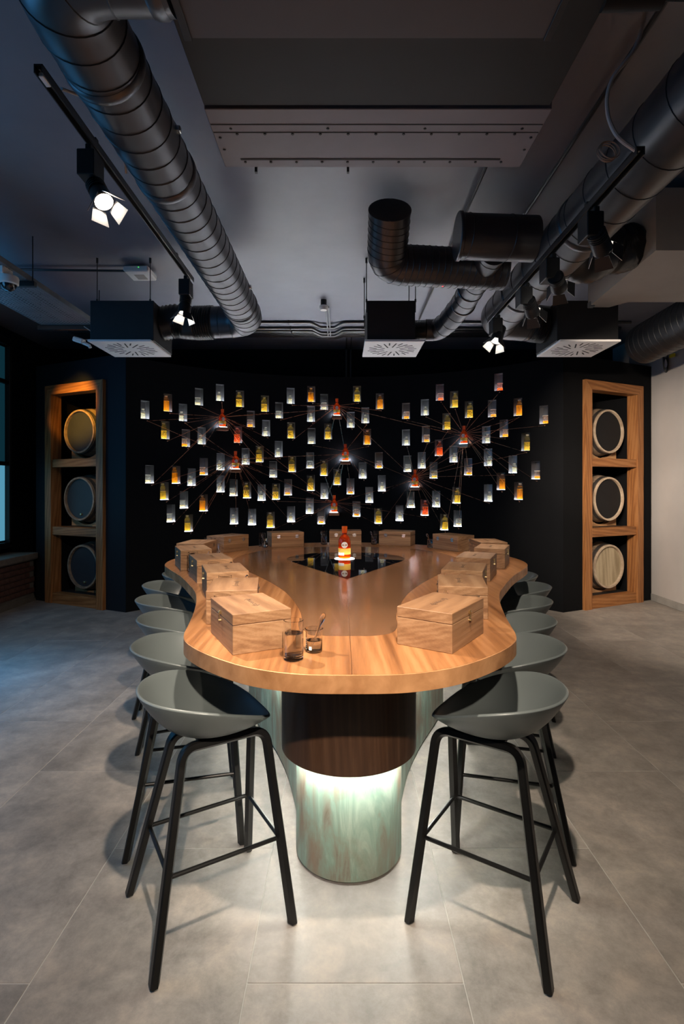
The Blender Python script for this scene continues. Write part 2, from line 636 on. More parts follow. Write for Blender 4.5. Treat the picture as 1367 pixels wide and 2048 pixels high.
# floor: grout bed and every tile a part of its own
floor = struct(finish('floor', B(((0.0, 3.2, -0.0315), (9.8, 11.8, 0.06))), M['grout'], smooth=False))
tile_bm = B(((0, 0, -0.012), (TW - 0.0034, TL - 0.0034, 0.024), 0.0010))
tile0 = finish('tile', tile_bm, M['tile'], floor, smooth=False)
first = True
for i in range(-7, 7):
    x0 = X_FIRST + i * TW
    off = 1.71 if i % 2 == 0 else 2.35
    for k in range(-4, 6):
        y = off + TL * k + TL / 2
        if y - TL / 2 > 8.4 or y + TL / 2 < -2.4:
            continue
        x = x0 + TW / 2
        if x < -5.0 or x > 4.85:
            continue
        t = tile0 if first else tile0.copy()
        t.location = (x, y, 0)
        if not first:
            COL.objects.link(t)
        first = False

struct(finish('ceiling', B(((0, 3.2, CEIL + 0.05), (9.8, 11.8, 0.1))), M['ceiling'], smooth=False))
wall_slab('wall_behind', (-4.9, -2.6), (4.6, -2.6), 0, CEIL, M['rear_wall'], 0.1, -1)
wall_slab('wall_far', (-4.9, 8.62), (4.9, 8.62), 0, CEIL, M['black_wall'], 0.1, 1)
wall_slab('wall_left', (-4.75, -2.6), (-4.75, 8.62), 0, CEIL, M['blue_black_wall'], 0.1, 1)
wr = wall_slab('wall_right', (4.40, -2.6), (4.40, 8.62), 0, CEIL, M['white_wall'], 0.1, -1)

# skirting of the right wall, stone pieces
sk = struct(finish('baseboard_right', B(((4.392, 2.5, 0.048), (0.012, 10.0, 0.096))), M['grout'], smooth=False))
for k in range(8):
    finish('skirting_tile', B(((4.384, 7.52 - 0.64 - 1.28 * k, 0.05), (0.016, 1.275, 0.098), 0.003)), M['skirting'], sk, smooth=False)

# ---- curved back wall with its niches
WCX, WCY, WR, WTOP = 0.03, 4.42, 3.66, 3.285
A0, A1 = -0.869, 0.87


def wall_hit(px, py):
    a, b = ray(px, py)
    # |s*(a,1) - (WCX,WCY)| = WR
    A = a * a + 1
    Bq = -2 * (a * WCX + WCY)
    Cq = WCX ** 2 + WCY ** 2 - WR ** 2
    s = (-Bq + sqrt(Bq * Bq - 4 * A * Cq)) / (2 * A)
    x, y = s * a, s
    return atan2(x - WCX, y - WCY), CAM_H + b * s


def on_wall(ang, z, inward=0.0):
    return Vector((WCX + (WR - inward) * sin(ang), WCY + (WR - inward) * cos(ang), z))


# (x, y, kind, liquid): T tall bottle, M small bottle, J open jar
NICHES = [(290, 819.2, 'M', 'pale'), (335.5, 805.2, 'T', 'amber'), (365.8, 824.8, 'M', 'pale'), (397.9, 793.4, 'J', 'pale'), (439.8, 785, 'M', 'pale'),
 (479.7, 797.5, 'T', 'gold'), (330.5, 860.4, 'T', 'gold'), (371.7, 876, 'J', 'amber'), (403.2, 871.6, 'M', 'pale'), (475.7, 869.2, 'T', 'red'),
 (299, 948.3, 'J', 'pale'), (352, 949.5, 'T', 'amber'), (383, 954, 'M', 'pale'), (407.3, 933, 'J', 'amber'), (441, 923.3, 'M', 'pale'),
 (328.7, 982, 'T', 'gold'), (441, 967.6, 'M', 'pale'), (467, 975.3, 'J', 'pale'), (367.7, 999.4, 'J', 'pale'), (407, 1005.5, 'T', 'amber'),
 (341.8, 1026.5, 'J', 'pale'), (377.3, 1046, 'T', 'gold'), (468, 1032, 'M', 'pale'),
 (529.4, 807, 'T', 'gold'), (581, 791.5, 'M', 'pale'), (622, 787.8, 'T', 'amber'), (647.8, 803.6, 'J', 'pale'), (557.9, 820.5, 'J', 'pale'),
 (501.4, 837.8, 'J', 'amber'), (621.6, 827.7, 'M', 'pale'), (532, 856, 'M', 'pale'), (582, 860.7, 'T', 'gold'), (622.6, 872, 'J', 'pale'), (655.7, 862.6, 'T', 'gold'),
 (491, 912.5, 'M', 'pale'), (519, 908, 'T', 'gold'), (557, 898, 'M', 'pale'), (546, 938.6, 'J', 'pale'), (584, 928, 'T', 'gold'), (620, 920.6, 'J', 'pale'),
 (647.4, 935.7, 'T', 'gold'), (674, 954, 'T', 'gold'), (494, 980, 'T', 'gold'), (523, 985, 'M', 'pale'), (551.8, 983, 'T', 'gold'), (575.8, 974.5, 'J', 'amber'),
 (621.3, 965.6, 'T', 'gold'), (648.3, 981.7, 'M', 'pale'), (504, 1034, 'M', 'pale'), (541, 1039.7, 'T', 'gold'), (581.9, 1028.4, 'M', 'pale'),
 (619, 1011.5, 'M', 'pale'), (642.2, 1032.4, 'J', 'amber'),
 (713.5, 787.5, 'T', 'gold'), (759, 802.3, 'T', 'amber'), (701, 839.5, 'M', 'pale'), (730, 830.6, 'M', 'pale'), (811.2, 821.7, 'J', 'amber'), (849, 814.5, 'M', 'pale'),
 (879, 784.6, 'J', 'red'), (892.3, 843, 'T', 'gold'), (733.7, 873.6, 'T', 'amber'), (811.2, 874.9, 'M', 'pale'), (851.2, 868, 'J', 'amber'),
 (757.2, 920.6, 'J', 'amber'), (724.7, 941, 'M', 'pale'), (700.4, 972.6, 'J', 'amber'), (762.9, 966.6, 'M', 'pale'), (738, 989.8, 'M', 'pale'), (712.5, 1017.6, 'J', 'amber'),
 (755.8, 1031.6, 'T', 'gold'), (814.2, 927.3, 'J', 'pale'), (842.7, 920.6, 'M', 'pale'), (866.4, 940.4, 'J', 'gold'), (877, 895.5, 'T', 'red'),
 (821, 999.4, 'J', 'pale'), (848.5, 1015, 'T', 'red'), (871.8, 997.8, 'M', 'pale'), (798.3, 1026, 'M', 'pale'), (887.6, 1044, 'T', 'gold'),
 (907.4, 798.7, 'T', 'gold'), (937, 818.9, 'T', 'gold'), (996.2, 764, 'J', 'red'), (983.3, 817, 'J', 'amber'), (1034.8, 814, 'T', 'amber'),
 (1086.6, 829.3, 'J', 'amber'), (971.6, 869.5, 'M', 'pale'), (1007, 856.7, 'J', 'amber'), (1050.4, 883.5, 'T', 'gold'),
 (906.3, 908, 'M', 'pale'), (935.5, 933.5, 'J', 'amber'), (975.3, 914.5, 'M', 'pale'), (1024.9, 928.6, 'M', 'pale'), (1070.4, 940.2, 'J', 'amber'),
 (1001, 962.4, 'T', 'amber'), (1036, 981.7, 'T', 'amber'), (912.2, 990.3, 'T', 'gold'), (975.6, 985.8, 'M', 'pale'), (914.5, 1037, 'J', 'pale')]
HEROES = [(442, 838), (673, 816), (690.3, 906), (468.5, 921), (929.7, 871), (830.6, 957), (667.6, 1007.5)]
NW, NH, ND = 0.118, 0.238, 0.115

spots = []
for (px, py, kd, lq) in NICHES:
    ang, z = wall_hit(px, py)
    spots.append((ang, z, kd, lq))

us = {A0, A1}
for k in range(33):
    us.add(A0 + (A1 - A0) * k / 32)
zs = {0.0, WTOP}
for ang, z, _, _ in spots:
    hw = NW / 2 / WR
    us.update((ang - hw, ang + hw))
    zs.update((z - NH / 2, z + NH / 2))
us, zs = sorted(us), sorted(zs)
hole = set()
for ang, z, _, _ in spots:
    hw = NW / 2 / WR
    ii = [i for i in range(len(us) - 1) if ang - hw - 1e-9 < (us[i] + us[i + 1]) / 2 < ang + hw + 1e-9]
    jj = [j for j in range(len(zs) - 1) if z - NH / 2 - 1e-9 < (zs[j] + zs[j + 1]) / 2 < z + NH / 2 + 1e-9]
    hole.update((i, j) for i in ii for j in jj)
vs, fs = [], []
nz_ = len(zs)
for u in us:
    for z in zs:
        vs.append(tuple(on_wall(u, z)))
for i in range(len(us) - 1):
    for j in range(len(zs) - 1):
        if (i, j) not in hole:
            a = i * nz_ + j
            fs.append((a, a + 1, a + nz_ + 1, a + nz_)[::-1])
base = len(vs)
for u in us:                                     # back and top of the wall, so that it has its thickness
    for z in (0.0, WTOP):
        vs.append(tuple(on_wall(u, z, -0.22)))
for i in range(len(us) - 1):
    b0 = base + 2 * i
    fs.append((b0, b0 + 1, b0 + 3, b0 + 2))
    fs.append((i * nz_ + nz_ - 1, b0 + 1, b0 + 3, (i + 1) * nz_ + nz_ - 1)[::-1])
me = bpy.data.meshes.new('wall_back')
me.from_pydata(vs, [], fs)
me.materials.append(M['black_wall'])
me.update()
wall_back = struct(bpy.data.objects.new('wall_back', me))
COL.objects.link(wall_back)

# niche liner (open in front) with the lit plate in its floor: parts of the wall
bm = bmesh.new()
t_ = 0.004
for c, s in (((0, ND + t_ / 2, 0), (NW + 2 * t_, t_, NH + 2 * t_)), ((-NW / 2 - t_ / 2, ND / 2, 0), (t_, ND, NH)), ((NW / 2 + t_ / 2, ND / 2, 0), (t_, ND, NH)),
             ((0, ND / 2, -NH / 2 - t_ / 2), (NW, ND, t_)), ((0, ND / 2, NH / 2 + t_ / 2), (NW, ND, t_))):
    box(bm, c, s)
niche0 = finish('niche', bm, M['liner'], wall_back, smooth=False)
led0 = finish('light_plate', B(((0, ND / 2 + 0.006, -NH / 2 + 0.0008), (NW * 0.84, ND * 0.72, 0.0016))), M['led_niche'], niche0, smooth=False)
for k, (ang, z, _, _) in enumerate(spots):
    n = niche0 if k == 0 else copy_tree(niche0, wall_back)
    n.location = on_wall(ang, z, -0.001)
    n.rotation_euler = (0, 0, -ang)


# ---- the two barrel walls (slanted), each with an oak frame around a black recess
def barrel_wall(side, p, q, t0, t1):
    """p: inner corner at the curved wall, q: outer corner. The wall leaves an opening between t0 and t1."""
    p, q = Vector((*p, 0)), Vector((*q, 0))
    d = (q - p)
    ln = d.length
    d.normalize()
    back = Vector((-d.y, d.x, 0))
    if back.y < 0:
        back = -back
    R = Matrix((d, back, Vector((0, 0, 1)))).transposed()       # local x along the wall, y into the wall
    s0, s1 = t0 * ln, t1 * ln
    top = 3.32
    fz = 3.01
    bm = bmesh.new()
    for (a, b, z0, z1) in ((0, s0 + 0.06, 0, top), (s1 - 0.06, ln, 0, top), (s0 + 0.06, s1 - 0.06, fz - 0.06, top)):
        box(bm, p + R @ Vector(((a + b) / 2, 0.06, (z0 + z1) / 2)), (b - a, 0.12, z1 - z0), 0, R)
    wl = struct(finish('wall_barrels_' + side, bm, M['blue_black_wall'] if side == 'left' else M['black_wall'], smooth=False))
    a, b = s0 + 0.03, s1 - 0.03                                  # recess lining
    bm = bmesh.new()
    dp = 0.86
    box(bm, p + R @ Vector(((a + b) / 2, dp + 0.13, fz / 2)), (b - a, 0.02, fz), 0, R)
    box(bm, p + R @ Vector((a, dp / 2 + 0.12, fz / 2)), (0.02, dp, fz), 0, R)
    box(bm, p + R @ Vector((b, dp / 2 + 0.12, fz / 2)), (0.02, dp, fz), 0, R)
    box(bm, p + R @ Vector(((a + b) / 2, dp / 2 + 0.12, fz - 0.01)), (b - a, dp, 0.02), 0, R)
    finish('recess', bm, M['black_wall'], wl, smooth=False)
    rz = atan2(d.y, d.x)
    rk = thing('barrel_rack', 'tall three-bay oak frame holding barrels set in the ' + ('left slanted wall' if side == 'left' else 'right slanted wall'), 'rack',
               p + d * s0, rz, 'oak barrel racks')
    if side == 'right':
        pass
    W = s1 - s0
    fw, fd = 0.125, 0.10
    sgn = 1 if (R @ Vector((0, 1, 0))).dot(Matrix.Rotation(rz, 3, 'Z') @ Vector((0, 1, 0))) > 0 else -1

    def mitre_rail(z_lo, z_hi):                                  # head with mitred ends
        bm = bmesh.new()
        pts = [(0, z_hi), (W, z_hi), (W - fw, z_lo), (fw, z_lo)]
        f = [bm.verts.new((x, sgn * -0.05, z)) for x, z in pts]
        k = [bm.verts.new((x, sgn * 0.11, z)) for x, z in pts]
        for i in range(4):
            j = (i + 1) % 4
            bm.faces.new((f[i], f[j], k[j], k[i]))
        bm.faces.new(f)
        bm.faces.new(k)
        bmesh.ops.recalc_face_normals(bm, faces=bm.faces)
        return bm
    finish('top_rail', mitre_rail(fz - fw, fz), M['rail_wood'], rk, smooth=False)
    for (xa, xb, hi_a, hi_b) in ((0, fw, fz, fz - fw), (W - fw, W, fz - fw, fz)):
        bm = bmesh.new()
        g = 0.0012
        pts = [(xa + (g if xa else 0), 0), (xb - (0 if xa else g), 0), (xb - (0 if xa else g), hi_b - g), (xa + (g if xa else 0), hi_a - g)]
        f = [bm.verts.new((x, sgn * -0.05, z)) for x, z in pts]
        k = [bm.verts.new((x, sgn * 0.11, z)) for x, z in pts]
        for i in range(4):
            j = (i + 1) % 4
            bm.faces.new((f[i], f[j], k[j], k[i]))
        bm.faces.new(f)
        bm.faces.new(k)
        bmesh.ops.recalc_face_normals(bm, faces=bm.faces)
        finish('stile', bm, M['frame_wood'], rk, smooth=False)
    for z0, z1 in ((0.0, 0.14), (0.945, 1.06), (1.88, 1.99)):
        finish('rail', B(((W / 2, sgn * 0.035, (z0 + z1) / 2), (W - 2 * fw - 0.002, 0.13, z1 - z0), 0.003)), M['rail_wood'], rk, smooth=False)
        finish('shelf_board', B(((W / 2, sgn * 0.48, z1 - 0.02), (W - 2 * fw - 0.002, 0.74, 0.038), 0.002)), M['black_box'], rk, smooth=False)
    return rk, rz, W, sgn


def make_barrel(name, label, head_mat, rim_mat, bung):
    """lies along local y, head towards -y at y=0"""
    t = thing(name, label, 'barrel', group='barrels in the oak racks')
    Rx = Matrix.Rotation(-pi / 2, 3, 'X')       # local z of the lathe -> +y
    ln = 0.74
    prof = []
    for k in range(13):
        s = k / 12
        prof.append((0.298 + 0.052 * sin(pi * s), ln * s))
    bm = L([(0.276, 0.03), (0.280, 0.0), (0.296, 0.0)] + prof[1:] + [(0.0, ln)], 40, rot=Rx)
    finish('staves', bm, M['barrel_oak'], t)
    finish('rim', L([(0.274, 0.03), (0.277, -0.004), (0.300, -0.004), (0.302, 0.004), (0.299, 0.02)], 40, rot=Rx), rim_mat, t)
    hd = finish('head', L([(0.0, 0.028), (0.279, 0.028)], 40, rot=Rx), head_mat, t)
    for y0, y1 in ((0.024, 0.070), (0.16, 0.195), (0.545, 0.58)):
        def rr(y):
            return 0.298 + 0.052 * sin(pi * y / ln) + 0.0025
        finish('hoop', L([(rr(y0) - 0.004, y0), (rr(y0), y0), (rr(y1), y1), (rr(y1) - 0.004, y1)], 40, rot=Rx), M['barrel_hoop'], t)
    if bung:
        finish('brass_tap', L([(0.016, 0.0), (0.016, 0.02), (0.010, 0.024), (0.0, 0.024)], 12, (0.02, 0.028, -0.215), Matrix.Rotation(pi / 2, 3, 'X')), M['brass'], t)
    return t


def make_chock(label):
    t = thing('barrel_cradle', label, 'cradle', group='wooden cradles under the barrels')
    for y in (0.12, 0.5):
        bm = bmesh.new()
        pts = [(-0.30, 0), (0.30, 0), (0.30, 0.13)]
        for k in range(11):
            a = radians(-38 - 104 * k / 10)
            pts.append((0.352 * cos(a), 0.352 * sin(a) + 0.372))
        pts.append((-0.30, 0.13))
        prism(bm, pts, 0, 0.07)
        finish('chock_board', bm, M['chock'], t, (0, y + 0.07, 0), (pi / 2, 0, 0), smooth=False)
    return t


RACKS = {}
for side, p, q, t0, t1, word in (('left', (-2.766, 6.785), (-4.35, 7.54), 0.205, 0.852, 'left'), ('right', (2.83, 6.78), (4.40, 7.545), 0.200, 0.862, 'right')):
    rk, rz, W, sgn = barrel_wall(side, p, q, t0, t1)
    RACKS[side] = rk
    base = Vector(rk.location)
    Rz = Matrix.Rotation(rz, 3, 'Z')
    face = rz if sgn > 0 else rz + pi
    for k, (zc, z_sh, pos) in enumerate(((0.50, 0.14, 'bottom'), (1.448, 1.06, 'middle'), (2.405, 1.99, 'top'))):
        if side == 'left':
            hm = M['barrel_black']
            lb = {'top': 'barrel with a golden-lit rim in the top bay of the left rack', 'middle': 'blue-grey headed barrel in the middle bay of the left rack',
                  'bottom': 'barrel almost lost in the dark in the bottom bay of the left rack'}[pos]
        else:
            hm = M['barrel_head'] if pos == 'bottom' else M['barrel_blackest']
            lb = {'top': 'black headed barrel with pale rim in the top bay of the right rack', 'middle': 'black headed barrel with pale rim in the middle bay of the right rack',
                  'bottom': 'bare oak headed barrel in the bottom bay of the right rack'}[pos]
        b = make_barrel('barrel', lb, hm, M['barrel_oak' if side == 'left' else 'barrel_rim'], side == 'left' and pos != 'top')
        sh = 0.07 if not (side == 'left' and pos == 'bottom') else 0.0
        zc2 = z_sh + 0.012 + 0.372
        b.location = base + Rz @ Vector((W / 2 + sh, sgn * 0.10, zc2 if pos != 'bottom' else z_sh + 0.372))
        b.rotation_euler = (0, 0, face)
        c = make_chock('wooden cradle under the barrel in the %s bay of the %s rack' % (pos, word))
        c.location = base + Rz @ Vector((W / 2 + sh, sgn * 0.10, z_sh + 0.001))
        c.rotation_euler = (0, 0, face)

# ---- left side: brick dado, sill, windows
wd = struct(finish('wall_dado', B(((-4.53, 4.9, 0.36), (0.34, 5.2, 0.56)), ((-4.52, 4.9, 0.04), (0.34, 5.2, 0.08))), M['mortar'], smooth=False))
bw, bh = 0.215, 0.065
br0 = None
for r in range(7):
    z = 0.125 + r * (bh + 0.011)
    for k in range(9):
        y = 7.5 - (0.5 if r % 2 else 1.0) * (bw + 0.011) - k * (bw + 0.011) + bw / 2
        if y + bw / 2 > 7.5:
            continue
        if br0 is None:
            br0 = finish('brick', B(((0, 0, 0), (0.03, bw, bh), 0.004)), M['brick'], wd, smooth=False)
            b = br0
        else:
            b = br0.copy()
            COL.objects.link(b)
        b.location = (-4.356 + random.uniform(-0.002, 0.002), y, z + bh / 2)
sl = struct(finish('trim_1', B(((-4.505, 4.9, 0.60), (0.40, 5.21, 0.012))), M['mortar'], smooth=False))
for k in range(5):
    finish('sill_stone', B(((-4.505, 7.5 - 0.52 - 1.04 * k, 0.645), (0.42, 1.035, 0.08), 0.008)), M['sill'], sl, smooth=False)


def window(n, y0, y1, cols):
    z0, z1 = 0.80, 3.62
    bm = bmesh.new()
    for c, s in (((-4.66, (y0 + y1) / 2, z0), (0.10, y1 - y0, 0.08)), ((-4.66, (y0 + y1) / 2, z1), (0.10, y1 - y0, 0.10)),
                 ((-4.66, y0 + 0.03, (z0 + z1) / 2), (0.10, 0.06, z1 - z0)), ((-4.66, y1 - 0.03, (z0 + z1) / 2), (0.10, 0.06, z1 - z0))):
        box(bm, c, s, 0.006)
    wn = struct(finish('window_%d' % n, bm, M['black_metal'], smooth=False))
    rows = (z0 + 0.04, 1.93, 3.06, z1 - 0.05)
    for z in rows[1:-1]:
        finish('glazing_bar', B(((-4.66, (y0 + y1) / 2, z), (0.08, y1 - y0 - 0.12, 0.055), 0.004)), M['black_metal'], wn, smooth=False)
    cw = (y1 - y0 - 0.12) / cols
    for c in range(1, cols):
        finish('glazing_bar', B(((-4.66, y0 + 0.06 + c * cw, (z0 + z1) / 2), (0.07, 0.045, z1 - z0 - 0.1), 0.004)), M['black_metal'], wn, smooth=False)
    for c in range(cols):
        for r in range(3):
            a, b = rows[r] + 0.028, rows[r + 1] - 0.028
            finish('pane', B(((-4.675, y0 + 0.06 + (c + 0.5) * cw, (a + b) / 2), (0.012, cw - 0.03, b - a))), M['pane_low'] if r == 0 else M['pane_high'], wn, smooth=False)
    return wn


window(1, 4.9, 7.42, 3)
window(2, 0.8, 4.2, 4)

# ================================================================== TABLE
AX, TC = 0.03, 3.75                              # axis of the table, pole of the outlines
TOP_Z, THICK = 1.04, 0.057
OUT = [(0, 1.583), (.16, 1.592), (.30, 1.64), (.41, 1.715), (.52, 1.82), (.60, 1.93), (.635, 2.03), (.655, 2.15), (.69, 2.35), (.745, 2.6), (.82, 2.85),
       (.93, 3.1), (1.06, 3.37), (1.22, 3.65), (1.31, 3.83), (1.35, 4.03), (1.335, 4.25), (1.26, 4.55), (1.08, 4.87), (.8, 5.15), (.45, 5.34), (0, 5.42)]
INL = [(0, 2.0), (.1, 2.005), (.165, 2.05), (.195, 2.15), (.205, 2.3), (.24, 2.5), (.32, 2.8), (.43, 3.08), (.56, 3.35), (.7, 3.62), (.82, 3.9), (.87, 4.15),
       (.84, 4.45), (.7, 4.75), (.42, 4.95), (0, 5.02)]
GLS = [(.42, 4.02), (.462, 4.16), (.42, 4.36), (.26, 4.53), (0, 4.584)]


def sym(half):
    """closed outline (dx, y) from a half outline that runs front to back"""
    return [(x, y) for x, y in half] + [(-x, y) for x, y in half[-2:0:-1]]


def dense(half, seg=10):
    return [(v.x, v.y) for v in spline([(x, y, 0) for x, y in sym(half)], seg, True)]


def polar(outline):
    """list of (angle from the front, right-hand side positive; radius), sorted"""
    L_ = []
    for x, y in outline:
        L_.append((atan2(x, -(y - TC)), sqrt(x * x + (y - TC) ** 2)))
    L_.sort()
    return L_


def radius(pl, a):
    n = len(pl)
    lo, hi = 0, n - 1
    if a <= pl[0][0] or a >= pl[-1][0]:
        a0, r0 = pl[-1]
        a1, r1 = pl[0][0] + 2 * pi, pl[0][1]
        aa = a if a >= pl[-1][0] else a + 2 * pi
        return r0 + (r1 - r0) * (aa - a0) / max(1e-9, a1 - a0)
    while hi - lo > 1:
        m = (lo + hi) // 2
        if pl[m][0] <= a:
            lo = m
        else:
            hi = m
    a0, r0 = pl[lo]
    a1, r1 = pl[hi]
    return r0 + (r1 - r0) * (a - a0) / max(1e-9, a1 - a0)


pl_out, pl_inl = polar(dense(OUT)), polar(dense(INL))
gl_half = [(v.x, v.y) for v in spline([(x, y, 0) for x, y in GLS], 8)]
gl_line = [(0.42 * k / 12, 3.24 + (4.02 - 3.24) * k / 12) for k in range(12)]
gl_right = gl_line + gl_half
gl_all = gl_right + [(-x, y) for x, y in gl_right[-2:0:-1]]
pl_gls = polar(gl_all)
angs = sorted(set([round(a, 5) for a, _ in pl_out] + [round(a, 5) for a, _ in pl_gls] + [0.0]))
half_angs = [a for a in angs if 0 <= a <= pi]
if half_angs[-1] < pi - 1e-4:
    half_angs.append(pi)


def pt(pl, a, grow=0.0):
    r = radius(pl, a) + grow
    return r * sin(a), TC - r * cos(a)


def ring_panel(pl_in, pl_o, z0, z1, sgn, gap, gi, go):
    """half of the flat ring between two outlines, a real slab with a hairline joint on the axis"""
    bm = bmesh.new()
    rows = []
    for a in half_angs:
        xi, yi = pt(pl_in, a, gi)
        xo, yo = pt(pl_o, a, go)
        xi, xo = max(xi, gap), max(xo, gap)
        rows.append([bm.verts.new((AX + sgn * x, y, z)) for (x, y, z) in ((xi, yi, z0), (xi, yi, z1), (xo, yo, z1), (xo, yo, z0))])
    for a, b in zip(rows[:-1], rows[1:]):
        for k in range(4):
            k2 = (k + 1) % 4
            bm.faces.new((a[k], a[k2], b[k2], b[k]))
    bm.faces.new(rows[0])
    bm.faces.new(rows[-1][::-1])
    bmesh.ops.recalc_face_normals(bm, faces=bm.faces)
    return bm


table = thing('tasting_table', 'long pear-shaped tasting table of oak and copper on a verdigris base', 'table', (0, 0, 0))
core = [(AX + x, y) for x, y in (pt(pl_out, a, -0.006) for a in half_angs)] + [(AX - x, y) for x, y in (pt(pl_out, a, -0.006) for a in half_angs[-2:0:-1])]
finish('table_core', prism(bmesh.new(), core, TOP_Z - THICK, TOP_Z - 0.006), M['apron'], table, smooth=False)
for s in (1, -1):
    finish('oak_panel', ring_panel(pl_inl, pl_out, TOP_Z - 0.0055, TOP_Z, s, 0.0007, 0.0012, -0.0035), M['table_wood'], table, smooth=False)
    finish('copper_sheet', ring_panel(pl_gls, pl_inl, TOP_Z - 0.0055, TOP_Z - 0.0002, s, 0.0005, 0.0012, -0.0010), M['copper_top'], table, smooth=False)
bm = bmesh.new()
rows = []
fullA = half_angs + [2 * pi - a for a in half_angs[-2:0:-1]]
for a in fullA:
    a2 = a if a <= pi else a - 2 * pi
    xi, yi = pt(pl_out, a2, -0.0032)
    xo, yo = pt(pl_out, a2, 0.0)
    rows.append([bm.verts.new((AX + x, y, z)) for x, y, z in ((xi, yi, TOP_Z - THICK), (xi, yi, TOP_Z - 0.0005), (xo, yo, TOP_Z - 0.002), (xo, yo, TOP_Z - THICK))])
for i in range(len(rows)):
    a, b = rows[i], rows[(i + 1) % len(rows)]
    for k in range(4):
        k2 = (k + 1) % 4
        bm.faces.new((a[k], a[k2], b[k2], b[k]))
bmesh.ops.recalc_face_normals(bm, faces=bm.faces)
finish('copper_edge_band', bm, M['copper_band'], table)
gl_out = [(AX + x * 0.998, TC + (y - TC) * 0.998) for x, y in gl_all]
finish('black_glass_inset', prism(bmesh.new(), gl_out, TOP_Z - 0.0055, TOP_Z - 0.0003), M['black_glass'], table, smooth=False)

# base: near drum, then flaring back
BC = (0.006, 2.363)
base_half = [(0.233 * sin(radians(a)), 2.363 - 0.233 * cos(radians(a))) for a in range(0, 91, 10)] + \
            [(.238, 2.5), (.266, 2.66), (.33, 2.92), (.405, 3.14), (.49, 3.34), (.61, 3.6), (.70, 3.85), (.735, 4.1), (.68, 4.45), (.45, 4.75), (0, 4.85)]
bo = [(AX + v.x, v.y) for v in spline([(x, y, 0) for x, y in sym(base_half)], 5, True)]
finish('patina_base', prism(bmesh.new(), bo, 0.012, TOP_Z - THICK), M['patina'], table, angle=50)
bo2 = [(AX + (x - AX) * 0.97, 3.6 + (y - 3.6) * 0.985) for x, y in bo]
finish('plinth', prism(bmesh.new(), bo2, 0.0, 0.014), M['black_metal'], table, smooth=False)


def apron_half(R):
    k = R - 0.2975
    return [(R * sin(radians(a)), 2.363 - R * cos(radians(a))) for a in range(0, 91, 6)] + [(0.302 + k, 2.5), (0.325 + k, 2.75), (0.365 + k, 3.0), (0.40 + k * 0.6, 3.13)]


ah = [(v.x, v.y) for v in spline([(x, y, 0) for x, y in apron_half(0.2975)], 3)]
ao = [(AX + x, y) for x, y in ah] + [(AX - x, y) for x, y in ah[::-1][:-1]]
bm = bmesh.new()
inner_h = [(v.x, v.y) for v in spline([(x, y, 0) for x, y in apron_half(0.285)], 3)]
rows = []
for (xo, yo), (xi, yi) in list(zip([(-x, y) for x, y in ah[::-1]], [(-x, y) for x, y in inner_h[::-1]])) + list(zip(ah[1:], inner_h[1:])):
    rows.append([bm.verts.new((AX + x, y, z)) for x, y, z in ((xi, yi, 0.47), (xi, yi, TOP_Z - THICK), (xo, yo, TOP_Z - THICK), (xo, yo, 0.47))])
for a, b in zip(rows[:-1], rows[1:]):
    for k in range(4):
        bm.faces.new((a[k], a[(k + 1) % 4], b[(k + 1) % 4], b[k]))
bm.faces.new(rows[0])
bm.faces.new(rows[-1][::-1])
bmesh.ops.recalc_face_normals(bm, faces=bm.faces)
finish('dark_wood_apron', bm, M['apron'], table)
# light strip just inside the apron's lower edge
sa = [(v.x, v.y) for v in spline([(x, y, 0) for x, y in apron_half(0.283)], 3)]
sb = [(v.x, v.y) for v in spline([(x, y, 0) for x, y in apron_half(0.262)], 3)]
bm = bmesh.new()
rows = []
for (xo, yo), (xi, yi) in list(zip([(-x, y) for x, y in sa[::-1]], [(-x, y) for x, y in sb[::-1]])) + list(zip(sa[1:], sb[1:])):
    rows.append([bm.verts.new((AX + x, y, z)) for x, y, z in ((xi, yi, 0.482), (xi, yi, 0.492), (xo, yo, 0.492), (xo, yo, 0.482))])
for a, b in zip(rows[:-1], rows[1:]):
    for k in range(4):
        bm.faces.new((a[k], a[(k + 1) % 4], b[(k + 1) % 4], b[k]))
bmesh.ops.recalc_face_normals(bm, faces=bm.faces)
finish('led_strip', bm, M['led_strip'], table, smooth=False)
# the light line goes on under a slim ledge along the flaring sides of the base
fl = [(.33, 2.92), (.405, 3.14), (.49, 3.34), (.61, 3.6), (.70, 3.85), (.735, 4.1), (.70, 4.4)]
fl = [(v.x, v.y) for v in spline([(x, y, 0) for x, y in fl], 4)]
for s in (1, -1):
    bm = bmesh.new()
    rows = [[bm.verts.new((AX + s * (x + dx), y, z)) for dx, z in ((0.026, 0.493), (0.026, 0.499), (0.044, 0.499), (0.044, 0.493))] for x, y in fl]
    for a, b in zip(rows[:-1], rows[1:]):
        for k in range(4):
            bm.faces.new((a[k], a[(k + 1) % 4], b[(k + 1) % 4], b[k]))
    bmesh.ops.recalc_face_normals(bm, faces=bm.faces)
    finish('led_line', bm, M['led_line'], table, smooth=False)
    bm = bmesh.new()
    rows = [[bm.verts.new((AX + s * (x + dx), y, z)) for dx, z in ((-0.012, 0.4995), (-0.012, 0.535), (0.060, 0.535), (0.060, 0.485), (0.052, 0.485), (0.052, 0.4995))] for x, y in fl]
    for a, b in zip(rows[:-1], rows[1:]):
        for k in range(6):
            bm.faces.new((a[k], a[(k + 1) % 6], b[(k + 1) % 6], b[k]))
    bm.faces.new(rows[0])
    bm.faces.new(rows[-1][::-1])
    bmesh.ops.recalc_face_normals(bm, faces=bm.faces)
    finish('light_ledge', bm, M['apron'], table, smooth=False)
finish('light_disc', L([(0.0, 0.0), (0.078, 0.0), (0.078, 0.0022), (0.0, 0.0022)], 32, (AX - 0.01, 4.18, TOP_Z - 0.0003)), M['led_disc'], table)


